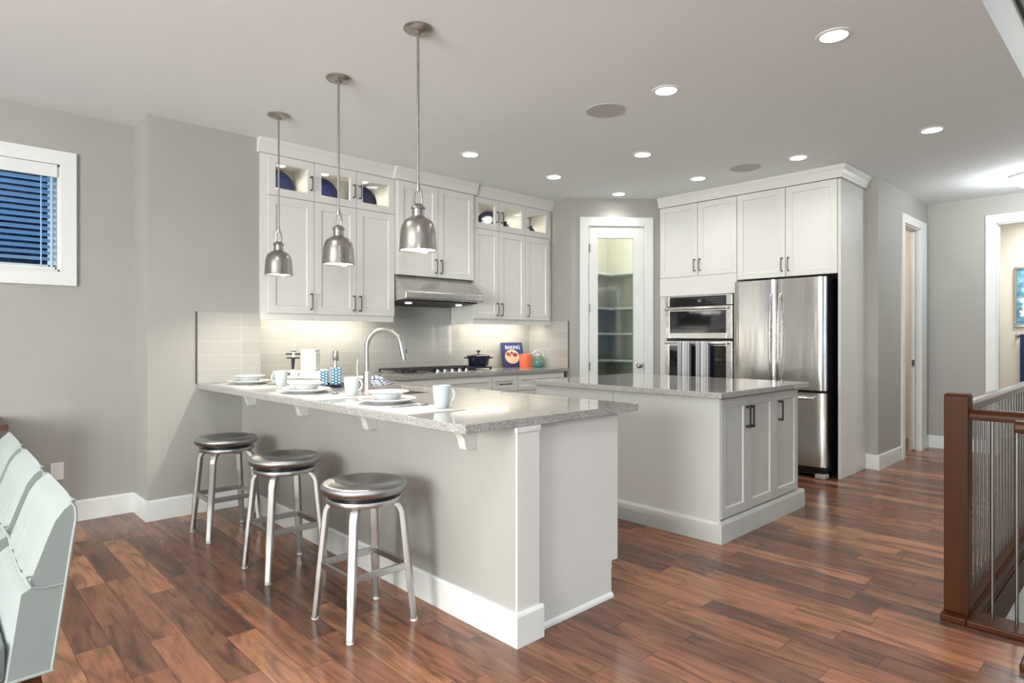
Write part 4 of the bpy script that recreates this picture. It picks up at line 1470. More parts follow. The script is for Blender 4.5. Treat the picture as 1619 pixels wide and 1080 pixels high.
for a, b, hu in ((fy0, fsp - 0.003, fsp - 0.038), (fsp + 0.003, fy1, fsp + 0.038)):
    bm = BM(); bowed(bm, a, b, 0.778, 1.778, 5.690, 0.020)
    d = obj('door', bm, 'steel_v', t, smooth=True, auto=50)
    bm = BM()
    pts = []
    for i in range(15):
        s = i / 14
        pts.append((5.655 - 0.040 * math.sin(PI * s) ** 0.6, hu, 0.86 + 0.78 * s))
    pts = [(5.676, hu, 0.855)] + pts + [(5.676, hu, 1.645)]
    tube(bm, pts, 0.0115, 12)
    obj('handle', bm, 'steel', d, smooth=True)
bm = BM(); bowed(bm, fy0, fy1, 0.108, 0.756, 5.690, 0.020)
d = obj('freezer_drawer', bm, 'steel_v', t, smooth=True, auto=50)
bm = BM()
tube(bm, [(5.622, fy0 + 0.075, 0.712), (5.606, 2.448, 0.712), (5.622, fy1 - 0.075, 0.712)], 0.0135, 12)
for u in (fy0 + 0.10, fy1 - 0.10):
    tube(bm, [(5.680, u, 0.712), (5.619, u, 0.712)], 0.010, 8)
obj('handle', bm, 'chrome', d, smooth=True)
bm = BM(); box(bm, 5.735, 5.76, fy0 + 0.02, fy1 - 0.02, 0.03, 0.10)
obj('base_grille', bm, 'black', t)
for u in (fy0 + 0.05, fy1 - 0.05):
    bm = BM(); box(bm, 5.690, 5.80, u - 0.045, u + 0.045, 0.0, 0.045)
    obj('foot_cover', bm, 'grille', t, bevel=0.014, seg=3)
bm = BM(); box(bm, 5.78, 5.79, fy0 + 0.008, fy0 + 0.014, 0.10, 0.22)
obj('side_label', bm, 'screen', t)

# ================================================================== CEILING LIGHTS
def can_light(x, y, label, watts=DOWN_W, grp='recessed ceiling lights'):
    t = thing('downlight', label, 'light', (x, y, CEIL), grp)
    bm = BM(); lathe(bm, [(0.062, -0.003), (0.064, -0.007), (0.082, -0.004), (0.084, 0.0), (0.062, 0.0)], (x, y, CEIL), 32, False, False)
    obj('trim_ring', bm, 'trim', t, smooth=True)
    bm = BM(); lathe(bm, [(0.0, -0.0045), (0.0625, -0.003), (0.0625, -0.0005)], (x, y, CEIL), 32, False, True)
    obj('lens', bm, 'lens', t, smooth=True)
    if watts:
        lamp('downlight_bulb', 'SPOT', (x, y, CEIL - 0.02), watts, NEUT, (0, 0, 0), spot_size=math.radians(150), spot_blend=0.9, shadow_soft_size=0.06)


for (x, y, lab) in ((3.31, 1.14, 'recessed ceiling light highest in the photo, at upper right'),
                    (3.30, 2.10, 'recessed ceiling light to the right of the round ceiling speaker, above the island end'),
                    (3.28, 3.945, 'recessed ceiling light nearest the range hood'),
                    (5.325, 1.165, 'recessed ceiling light farthest right, beyond the fridge cabinets'),
                    (4.31, 2.06, 'recessed ceiling light above the middle of the island') if False else (4.312, 2.966, 'recessed ceiling light in the middle of the kitchen ceiling'),
                    (5.332, 2.118, 'recessed ceiling light in front of the fridge cabinet corner'),
                    (5.343, 3.048, 'recessed ceiling light in front of the oven cabinet'),
                    (4.31, 3.953, 'recessed ceiling light in front of the corner wall cabinets'),
                    (5.311, 3.953, 'recessed ceiling light directly in front of the pantry door')):
    can_light(x, y, lab)
for (x, y, lab) in ((3.302, 2.562, 'round grey ceiling speaker, the larger one near the pendant lamps'), (5.307, 2.569, 'round grey ceiling speaker, the small one before the fridge cabinets')):
    t = thing('ceiling_speaker', lab, 'speaker', (x, y, CEIL), 'ceiling speakers')
    bm = BM(); lathe(bm, [(0.118, -0.004), (0.128, -0.006), (0.132, 0.0)], (x, y, CEIL), 36, False, False)
    obj('ring', bm, 'grille', t, smooth=True)
    bm = BM(); lathe(bm, [(0.0, -0.005), (0.119, -0.004), (0.119, -0.0005)], (x, y, CEIL), 36, False, True)
    obj('grille', bm, 'grille', t, smooth=True)
# unseen fill spots added over the living room, without fittings, to light the scene
k = 0
for x in (-2.6, -0.9, 0.8, 2.5):
    for y in ((-2.8, -0.9, 1.0, 2.9) if x < 2 else (-2.8, -0.9)):
        lamp('living_fill', 'SPOT', (x, y, CEIL - 0.02), LIVING_W * (0.6 if x < 0 else 1.0 if x < 2 else 1.5), (0.96, 1.0, 0.955), (0, 0, 0), spot_size=math.radians(155), spot_blend=0.9, shadow_soft_size=0.08)
        can_light(x, y, 'added living room fill light outside the photo, row %d column %d' % (k // 4 + 1, k % 4 + 1), 0, 'living room fill lights') if False else None
        k += 1
# hall ceiling light
hx_, hy_ = 7.45, 0.85
t = thing('hall_light', 'lit round ceiling light in the hall at the right edge', 'light', (hx_, hy_, CEIL))
bm = BM(); lathe(bm, [(0.16, -0.025), (0.165, 0.0)], (hx_, hy_, CEIL), 32, True, True)
obj('canopy', bm, 'trim', t, smooth=True)
bm = BM(); lathe(bm, [(0.0, -0.11), (0.08, -0.10), (0.13, -0.065), (0.15, -0.025)], (hx_, hy_, CEIL), 32, False, True)
obj('glass_shade', bm, 'dome', t, smooth=True)
lamp('hall_bulb', 'POINT', (hx_, hy_, CEIL - 0.17), 22, (0.93, 0.98, 1.0), shadow_soft_size=0.10)

# pendants
PX, PY = 1.762, 2.516
t = thing('pendant_lamp', 'brushed nickel pendant lamp nearest the camera, highest in the photo', 'pendant lamp', (PX, PY, 0), 'pendant lamps over the breakfast bar')
bm = BM(); lathe(bm, [(0.0, -0.030), (0.016, -0.030), (0.022, -0.022), (0.060, -0.016), (0.071, -0.008), (0.071, 0.0)], (PX, PY, CEIL), 36, False, True)
obj('canopy', bm, 'nickel', t, smooth=True)
bm = BM(); tube(bm, [(PX, PY, CEIL - 0.028), (PX, PY, 1.985)], 0.0062, 10)
obj('rod', bm, 'nickel', t, smooth=True)
bm = BM()
pts = []
for i in range(25):
    a = 2 * PI * i / 24
    pts.append((PX + 0.026 * math.cos(a) * 0.55, PY - 0.026 * math.cos(a) * 0.45, 1.925 + 0.055 * math.sin(a) - 0.006))
tube(bm, pts, 0.0052, 8)
lathe(bm, [(0, 0.03), (0.009, 0.028), (0.011, 0.0), (0.009, -0.012), (0, -0.014)], (PX, PY, 1.968), 14, False, False)
obj('yoke', bm, 'nickel', t, smooth=True)
bm = BM()
lathe(bm, [(0.0, 0.075), (0.012, 0.072), (0.027, 0.062), (0.036, 0.052), (0.036, 0.046), (0.030, 0.043), (0.030, 0.010), (0.037, 0.006), (0.040, -0.004), (0.0, -0.006)], (PX, PY, 1.825), 28, False, False)
obj('socket', bm, 'nickel', t, smooth=True, auto=60)
bm = BM()
out = [(0.036, 1.826), (0.052, 1.822), (0.068, 1.810), (0.079, 1.790), (0.085, 1.765), (0.0875, 1.735), (0.0895, 1.700), (0.0915, 1.675), (0.0935, 1.666)]
inn = [(r - 0.0025, z) for r, z in out[::-1]]
lathe(bm, out + inn, (PX, PY, 0), 44, False, False)
sh = obj('lamp_shade', bm, 'nickel', t, smooth=True, auto=60)
bm = BM(); lathe(bm, [(0.0, 1.671), (0.05, 1.672), (0.0885, 1.676), (0.0885, 1.682), (0.0, 1.682)], (PX, PY, 0), 40, False, False)
obj('diffuser', bm, 'lens_soft', sh, smooth=True)
PLAB = ['brushed nickel pendant lamp in the middle of the three', 'brushed nickel pendant lamp farthest left, nearest the wall']
for i, (y, l) in enumerate(((3.315, PLAB[0]), (4.149, PLAB[1]))):
    dup(t, (PX, y, 0), 0.0, l)
for y in (2.516, 3.315, 4.149):
    lamp('pendant_bulb', 'SPOT', (PX, y, 1.662), 15, WARM, (0, 0, 0), spot_size=math.radians(145), spot_blend=0.5, shadow_soft_size=0.008)

# ================================================================== STOOLS
SX, SY = 1.416, 2.430
t = thing('bar_stool', 'brushed aluminium backless stool nearest the camera', 'stool', (SX, SY, 0), 'bar stools at the peninsula')
bm = BM()
lathe(bm, [(0.0, 0.566), (0.155, 0.566), (0.172, 0.569), (0.182, 0.576), (0.187, 0.588), (0.186, 0.600), (0.180, 0.608), (0.170, 0.611), (0.150, 0.609), (0.10, 0.600), (0.05, 0.595), (0.0, 0.5935)], (SX, SY, 0), 56, False, False)
obj('seat', bm, 'alu_seat', t, smooth=True)
bm = BM(); lathe(bm, [(0.10, 0.550), (0.135, 0.550), (0.135, 0.566), (0.10, 0.566)], (SX, SY, 0), 36, False, False)
obj('swivel', bm, 'black', t, smooth=True)
bm = BM(); lathe(bm, [(0.105, 0.528), (0.160, 0.528), (0.163, 0.532), (0.163, 0.546), (0.160, 0.550), (0.105, 0.550), (0.105, 0.528)], (SX, SY, 0), 48, False, False)
obj('seat_ring', bm, 'alu', t, smooth=True)
for sx_, sy_ in ((-1, -1), (1, -1), (1, 1), (-1, 1)):
    bm = BM()
    pts = []
    ft = 0.155
    tp = 0.120
    for i in range(9):
        s = i / 8
        z = 0.008 + (0.470 - 0.008) * s
        q = ft + (tp - ft) * s
        pts.append((SX + sx_ * q, SY + sy_ * q, z))
    for i in range(1, 5):
        a = i / 4 * PI / 2.6
        q = tp - 0.050 * (1 - math.cos(a)) - 0.004 * i / 4
        pts.append((SX + sx_ * q, SY + sy_ * q, 0.470 + 0.058 * math.sin(a) / math.sin(PI / 2.6)))
    tube(bm, pts, [0.92] * 3 + [1.0] * (len(pts) - 3), square=(0.036, 0.027), up=(sx_, sy_, 0))
    lg = obj('leg', bm, 'alu', t, bevel=0.006, seg=3)
    bm = BM(); lathe(bm, [(0.0, 0.0), (0.015, 0.0), (0.017, 0.004), (0.016, 0.012), (0.0, 0.013)], (SX + sx_ * ft, SY + sy_ * ft, 0.0), 18, False, False)
    obj('glide', bm, 'white_plastic', lg, smooth=True)
zq = 0.245
q = 0.155 + (0.120 - 0.155) * (zq / 0.47)
for k, (a, b) in enumerate((((-1, -1), (1, -1)), ((1, -1), (1, 1)), ((1, 1), (-1, 1)), ((-1, 1), (-1, -1)))):
    bm = BM()
    tube(bm, [(SX + a[0] * q, SY + a[1] * q, zq), (SX + b[0] * q, SY + b[1] * q, zq)], 1.0, square=(0.016, 0.030))
    obj('foot_rail', bm, 'alu', t, bevel=0.003)
dup(t, (SX + 0.004, 3.262, 0), 0.0, 'brushed aluminium backless stool in the middle of the three')
dup(t, (SX, 4.135, 0), 0.0, 'brushed aluminium backless stool farthest back, beside the wall')

# ================================================================== FAUCET
fx, fy = 1.955, 3.325
t = thing('kitchen_tap', 'tall brushed gooseneck kitchen tap behind the sink', 'tap', (fx, fy, CZ1))
bm = BM(); lathe(bm, [(0.0, 0.0), (0.030, 0.0), (0.030, 0.006), (0.025, 0.012), (0.025, 0.118), (0.022, 0.124), (0.0, 0.124)], (fx, fy, CZ1), 28, False, False)
obj('body', bm, 'tapmetal', t, smooth=True)
dv = Vector((0.80, -0.60, 0)).normalized()
c = Vector((fx, fy, 0)) + dv * 0.102
pts = [Vector((fx, fy, CZ1 + 0.12)), Vector((fx, fy, CZ1 + 0.20)), Vector((fx, fy, CZ1 + 0.27))]
pts += [p for p in arc((c.x, c.y, CZ1 + 0.275), 0.102, PI, 0.14, 18, dv, (0, 0, 1))]
bm = BM(); tube(bm, pts, 0.0145, 14)
obj('spout', bm, 'tapmetal', t, smooth=True)
e = pts[-1]; dd = (pts[-1] - pts[-2]).normalized()
bm = BM(); tube(bm, [e - dd * 0.005, e + dd * 0.03, e + dd * 0.09, e + dd * 0.105], [0.0155, 0.018, 0.021, 0.018], 16)
sp = obj('spray_head', bm, 'tapmetal', t, smooth=True)
bm = BM(); obox(bm, e + dd * 0.05 + dv * 0.019, dv, dv.cross(Vector((0, 0, 1))), Vector((0, 0, 1)), 0.005, 0.007, 0.014)
obj('spray_button', bm, 'black', sp, bevel=0.002)
lv = Vector((-0.72, 0.69, 0)).normalized()
bm = BM(); tube(bm, [Vector((fx, fy, CZ1 + 0.085)) + lv * 0.02, Vector((fx, fy, CZ1 + 0.085)) + lv * 0.062], 0.014, 14)
tube(bm, [Vector((fx, fy, CZ1 + 0.085)) + lv * 0.052, Vector((fx, fy, CZ1 + 0.14)) + lv * 0.060, Vector((fx, fy, CZ1 + 0.195)) + lv * 0.056], [0.006, 0.0055, 0.0045], 10)
obj('lever_handle', bm, 'tapmetal', t, smooth=True)

# ================================================================== COOKTOP
kx0, kx1, ky0, ky1 = 3.03, 4.14, 4.535, 5.02
t = thing('gas_cooktop', 'stainless gas cooktop with black grates under the range hood', 'cooktop', ((kx0 + kx1) / 2, 4.78, CZ1))
bm = BM(); box(bm, kx0, kx1, ky0, ky1, CZ1, CZ1 + 0.010)
obj('tray', bm, 'steel', t, bevel=0.003)
cw_ = (kx1 - kx0 - 0.06) / 3
for i in range(3):
    gx0 = kx0 + 0.03 + i * cw_ + 0.004
    gx1 = gx0 + cw_ - 0.008
    bm = BM()
    zt0, zt1 = CZ1 + 0.030, CZ1 + 0.044
    gy0, gy1 = ky0 + 0.07, ky1 - 0.02
    for y in (gy0, gy1 - 0.012):
        box(bm, gx0, gx1, y, y + 0.012, zt0, zt1)
    for x in (gx0, gx1 - 0.012):
        box(bm, x, x + 0.012, gy0, gy1, zt0, zt1)
    for s in (0.33, 0.5, 0.67):
        x = gx0 + (gx1 - gx0) * s
        box(bm, x - 0.005, x + 0.005, gy0, gy1, zt0 + 0.002, zt1)
    for s in (0.25, 0.5, 0.75):
        y = gy0 + (gy1 - gy0) * s
        box(bm, gx0, gx1, y - 0.005, y + 0.005, zt0 + 0.002, zt1)
    for x in (gx0, gx1 - 0.014):
        for y in (gy0, gy1 - 0.014):
            box(bm, x, x + 0.014, y, y + 0.014, CZ1 + 0.0095, zt0)
    obj('grate', bm, 'iron', t)
    for s in ((0.27, 0.75) if i != 1 else (0.5,)):
        R = 0.045 if i != 1 else 0.06
        bm = BM(); lathe(bm, [(R * 1.3, 0.0), (R * 1.2, 0.007), (R, 0.008), (R, 0.014), (R * 0.85, 0.018), (0, 0.018)], ((gx0 + gx1) / 2, gy0 + (gy1 - gy0) * s, CZ1 + 0.0095), 24, True, False)
        obj('burner', bm, 'iron', t, smooth=True)
for i in range(5):
    x = (kx0 + kx1) / 2 + (i - 2) * 0.085
    bm = BM(); lathe(bm, [(0.022, 0.0), (0.022, 0.006), (0.017, 0.008), (0.016, 0.026), (0.0, 0.028)], (x, ky0 + 0.038, CZ1 + 0.0095), 20, True, False)
    obj('knob', bm, 'chrome', t, smooth=True)

# dutch oven
ox, oy, oz = 4.075, 4.77, CZ1 + 0.0445
t = thing('casserole_pot', 'dark navy lidded casserole pot on the right of the cooktop', 'pot', (ox, oy, oz))
bm = BM()
K = 0.92
lathe(bm, [(0, 0), (0.095 * K, 0), (0.108 * K, 0.008), (0.122 * K, 0.085), (0.127 * K, 0.097), (0.119 * K, 0.097), (0.105 * K, 0.015), (0, 0.010)], (ox, oy, oz), 36, False, False)
obj('body', bm, 'navy2', t, smooth=True)
bm = BM(); lathe(bm, [(0.128 * K, 0.0), (0.129 * K, 0.006), (0.118 * K, 0.012), (0.06 * K, 0.022), (0.0, 0.026), (0.0, 0.0)], (ox, oy, oz + 0.0972), 36, False, False)
ld = obj('lid', bm, 'navy2', t, smooth=True)
bm = BM(); lathe(bm, [(0.007, 0.0), (0.007, 0.014), (0.020, 0.022), (0.022, 0.030), (0.014, 0.034), (0.0, 0.034)], (ox, oy, oz + 0.122), 20, True, False)
obj('lid_knob', bm, 'navy2', ld, smooth=True)
for s in (-1, 1):
    d = Vector((0.72, -0.69, 0)) * s
    n_ = Vector((0.69, 0.72, 0))
    cc = Vector((ox, oy, oz + 0.082)) + d * 0.110
    bm = BM(); tube(bm, arc(cc, 0.034, -PI / 2 * 1.05, PI / 2 * 1.05, 10, d, n_), 0.0075, 10)
    obj('side_handle', bm, 'navy2', t, smooth=True)

# cookbook leaning on the backsplash
bx, by, bw, bh, bt = 4.735, 4.995, 0.285, 0.275, 0.024
t = thing('cookbook', 'navy cookbook titled BAKING leaning on the backsplash tiles', 'book', (bx, by, CZ1))
bmx = Matrix.Translation(Vector((bx + 0.04, 4.965, CZ1 + 0.0055))) @ Matrix.Rotation(-0.10, 4, 'Z') @ Matrix.Rotation(math.radians(-12), 4, 'X')
def bbox(x0, x1, y0, y1, z0, z1):
    b = BM(); box(b, x0, x1, y0, y1, z0, z1)
    bmesh.ops.transform(b, matrix=bmx, verts=b.verts)
    return b
hw = bw / 2
b = bbox(-hw, hw, 0.0, 0.003, 0, bh)
b2 = BM(); box(b2, -hw, hw, bt - 0.003, bt, 0, bh); box(b2, -hw, -hw + 0.003, 0.003, bt - 0.003, 0, bh)
bmesh.ops.transform(b2, matrix=bmx, verts=b2.verts)
cov = obj('front_cover', b, 'book', t)
obj('back_cover', b2, 'book', t)
obj('pages', bbox(-hw + 0.003, hw - 0.004, 0.0031, bt - 0.0031, 0.004, bh - 0.004), 'paper', t)
def disc(cx, cz, R, y, sc=1.0, n=28):
    b = BM(); vs = [b.verts.new((cx + R * math.cos(2 * PI * i / n), y, cz + R * sc * math.sin(2 * PI * i / n))) for i in range(n)]
    f = b.faces.new(vs[::-1]); r = bmesh.ops.extrude_face_region(b, geom=[f])
    bmesh.ops.translate(b, verts=[e for e in r['geom'] if isinstance(e, bmesh.types.BMVert)], vec=(0, -0.0004, 0))
    bmesh.ops.recalc_face_normals(b, faces=b.faces)
    bmesh.ops.transform(b, matrix=bmx, verts=b.verts)
    return b
obj('cover_plate_print', disc(-0.020, 0.115, 0.100, -0.0001, 0.80), 'book_cream', cov)
bb = BM()
for (cx, cz, R) in ((-0.075, 0.145, 0.027), (-0.022, 0.158, 0.022), (0.022, 0.135, 0.032), (-0.055, 0.128, 0.016)):
    q_ = disc(cx, cz, R, -0.0006, 0.75, 18)
    me_ = bpy.data.meshes.new('tmp'); q_.to_mesh(me_); q_.free(); bb.from_mesh(me_); bpy.data.meshes.remove(me_)
obj('cover_tart_print', bb, 'book_berry', cov)
def text_mesh(body, size, mat, mtx, parent, name):
    cu = bpy.data.curves.new(name, 'FONT'); cu.body = body; cu.size = size; cu.align_x = 'CENTER'; cu.extrude = 0.0003; cu.resolution_u = 3
    to = bpy.data.objects.new(name + '_tmp', cu); COL.objects.link(to)
    dg = bpy.context.evaluated_depsgraph_get(); dg.update()
    me = bpy.data.meshes.new_from_object(to.evaluated_get(dg))
    bpy.data.objects.remove(to); bpy.data.curves.remove(cu)
    b = bmesh.new(); b.from_mesh(me); bpy.data.meshes.remove(me)
    bmesh.ops.transform(b, matrix=mtx, verts=b.verts)
    return obj(name, b, mat, parent)
text_mesh('BAKING', 0.058, 'book_white', bmx @ Matrix.Translation(Vector((0, -0.0006, 0.200))) @ Matrix.Rotation(PI / 2, 4, 'X'), cov, 'title_lettering')
# orange canister
cx_, cy_ = 4.815, 4.835
t = thing('canister', 'round orange canister on the counter in front of the cookbook', 'canister', (cx_, cy_, CZ1))
bm = BM(); lathe(bm, [(0, 0), (0.068, 0), (0.070, 0.004), (0.070, 0.146), (0.067, 0.149), (0.062, 0.146), (0.062, 0.01), (0, 0.008)], (cx_, cy_, CZ1), 36, False, False)
obj('body', bm, 'orange', t, smooth=True)
# pale glass jug
jx, jy = 5.005, 4.835
t = thing('glass_teapot', 'pale green glass teapot at the counter corner right of the orange canister', 'teapot', (jx, jy, CZ1))
bm = BM(); lathe(bm, [(0, 0.0), (0.050, 0.0), (0.068, 0.018), (0.075, 0.055), (0.066, 0.095), (0.046, 0.118), (0.040, 0.128), (0.036, 0.128), (0.042, 0.114), (0.061, 0.092), (0.070, 0.055), (0.063, 0.02), (0.048, 0.006), (0, 0.005)], (jx, jy, CZ1), 32, False, False)
obj('body', bm, 'glass_green', t, smooth=True)
bm = BM(); lathe(bm, [(0, 0.0), (0.046, 0.0), (0.050, 0.010), (0.024, 0.026), (0.0, 0.030)], (jx, jy, CZ1 + 0.0062), 28, False, False)
obj('infuser', bm, 'teal', t, smooth=True)
bm = BM(); lathe(bm, [(0.044, 0.0), (0.044, 0.004), (0.012, 0.014), (0.011, 0.022), (0.015, 0.030), (0, 0.034)], (jx, jy, CZ1 + 0.1285), 24, True, False)
obj('lid', bm, 'porcelain', t, smooth=True)
bm = BM(); tube(bm, arc((jx, jy, CZ1 + 0.100), 0.072, 0.25, PI - 0.25, 14, (0.72, -0.69, 0), (0, 0, 1.18)), 0.006, 8)
obj('handle', bm, 'porcelain', t, smooth=True)
bm = BM(); tube(bm, [(jx - 0.04, jy + 0.035, CZ1 + 0.05), (jx - 0.07, jy + 0.060, CZ1 + 0.075), (jx - 0.085, jy + 0.072, CZ1 + 0.105)], [0.014, 0.010, 0.007], 10)
obj('spout', bm, 'glass_green', t, smooth=True)

# ================================================================== ESPRESSO MACHINE, TRAY, BOTTLE, TOWEL
ex, ey = 2.215, 4.778
t = thing('espresso_machine', 'white espresso machine with a black lever against the lit backsplash', 'coffee machine', (ex, ey, CZ1))
# built along the view diagonal: ux runs to the photo's right
ux = Vector((0.72, -0.69, 0)).normalized(); uy = Vector((0.69, 0.72, 0)).normalized(); uz = Vector((0, 0, 1))
def eb(u, v, z, hu, hv, hz):
    b = BM(); obox(b, Vector((ex, ey, CZ1 + z)) + ux * u + uy * v, ux, uy, uz, hu, hv, hz); return b
obj('base', eb(0.0, 0.0, 0.032, 0.205, 0.075, 0.032), 'white_plastic', t, bevel=0.008, seg=3)
obj('housing', eb(0.070, 0.01, 0.140, 0.062, 0.060, 0.076), 'white_plastic', t, bevel=0.012, seg=3)
obj('housing_cap', eb(0.066, 0.01, 0.226, 0.060, 0.058, 0.010), 'white_plastic', t, bevel=0.006, seg=2)
obj('control_window', eb(-0.085, -0.0755, 0.040, 0.022, 0.002, 0.011), 'black', t)
cc = Vector((ex, ey, CZ1)) + ux * (-0.062)
bm = BM(); tube(bm, [cc + uz * 0.064, cc + uz * 0.235], 0.012, 14); 
obj('column', bm, 'white_plastic', t, smooth=True)
bm = BM(); tube(bm, [cc + uz * 0.196 - ux * 0.062, cc + uz * 0.196 + ux * 0.055], 0.0085, 10)
tube(bm, [cc + uz * 0.165 - ux * 0.056, cc + uz * 0.165 + ux * 0.05], 0.006, 10)
tube(bm, [cc + uz * 0.17 - uy * 0.016, cc + uz * 0.075 - uy * 0.016], [0.016, 0.010], 12)
obj('lever', bm, 'black', t, smooth=True)
bm = BM(); lathe(bm, [(0.010, 0.0), (0.010, 0.012), (0.024, 0.022), (0.0, 0.026)], (cc.x, cc.y, CZ1 + 0.20), 18, True, False)
obj('top_knob', bm, 'black', t, smooth=True)
bm = BM()
for k, u in enumerate((-0.03, 0.005)):
    tube(bm, [Vector((ex, ey, CZ1 + 0.042)) + ux * u - uy * 0.0745, Vector((ex, ey, CZ1 + 0.042)) + ux * u - uy * 0.088], 0.012, 14)
obj('dials', bm, 'chrome', t, smooth=True)

tx, ty = 1.985, 3.825
t = thing('serving_tray', 'small navy tray under the blue lattice bottle', 'tray', (tx, ty, CZ1))
bm = BM(); obox(bm, (tx, ty, CZ1 + 0.006), ux, uy, uz, 0.085, 0.085, 0.006)
obj('tray_base', bm, 'navy2', t, bevel=0.003)
bm = BM()
for s in (-1, 1):
    obox(bm, Vector((tx, ty, CZ1 + 0.016)) + ux * 0.082 * s, ux, uy, uz, 0.004, 0.085, 0.006)
    obox(bm, Vector((tx, ty, CZ1 + 0.016)) + uy * 0.082 * s, ux, uy, uz, 0.078, 0.004, 0.006)
obj('tray_rim', bm, 'navy2', t, bevel=0.002)
ang = math.radians(18)
vx = (ux * math.cos(ang) + uy * math.sin(ang)).normalized(); vy = Vector((-vx.y, vx.x, 0))
for i, (off, h, lab) in enumerate(((0.028, 0.118, 'square blue lattice bottle with a silver pump on the navy tray'), (-0.046, 0.098, 'small dark blue lattice candle jar at the left on the navy tray'))):
    cc = Vector((tx, ty, CZ1 + 0.0125)) + ux * off - uy * (0.01 if i == 0 else 0.02)
    wd = 0.036 if i == 0 else 0.026
    t = thing('soap_bottle' if i == 0 else 'candle_jar', lab, 'bottle' if i == 0 else 'jar', cc)
    bm = BM(); obox(bm, cc + uz * h / 2, vx, vy, uz, wd, wd, h / 2)
    obj('body', bm, 'lattice', t, bevel=0.005, seg=2)
    if i == 0:
        bm = BM(); lathe(bm, [(0.016, 0.0), (0.016, 0.022), (0.009, 0.028), (0.009, 0.045), (0.0, 0.046)], (cc.x, cc.y, cc.z + h), 18, True, False)
        obj('neck', bm, 'chrome', t, smooth=True)
        bm = BM(); lathe(bm, [(0.016, 0.0), (0.019, 0.004), (0.019, 0.062), (0.016, 0.066), (0.0, 0.066)], (cc.x, cc.y, cc.z + h + 0.044), 20, True, False)
        obj('pump_head', bm, 'nickel', t, smooth=True)
    else:
        bm = BM(); obox(bm, cc + uz * (h + 0.004), vx, vy, uz, wd * 0.94, wd * 0.94, 0.004)
        obj('lid', bm, 'porcelain', t, bevel=0.002)

# folded striped towel
qx, qy = 2.30, 3.86
t = None
bm = BM()
nu, nv = 18, 8
lay = []
for L_ in range(3):
    zz = CZ1 + 0.004 + 0.010 * L_
    hu, hv = 0.125 - 0.012 * L_, 0.085 - 0.014 * L_
    obox(bm, Vector((qx, qy, zz + 0.001)) + ux * (0.02 - 0.012 * L_), ux, uy, uz, hu, hv, 0.0045)
# gathered end
tube(bm, [Vector((qx, qy, CZ1 + 0.034)) + ux * -0.05, Vector((qx, qy, CZ1 + 0.046)) + ux * 0.03 + uy * 0.01, Vector((qx, qy, CZ1 + 0.040)) + ux * 0.09], [0.010, 0.016, 0.008], 10)
o = obj('folded_towel', bm, 'towel_h', bevel=0.004, seg=3, loc=(qx, qy, CZ1))
tag(o, 'blue and white striped towel folded behind the kitchen tap', 'towel')

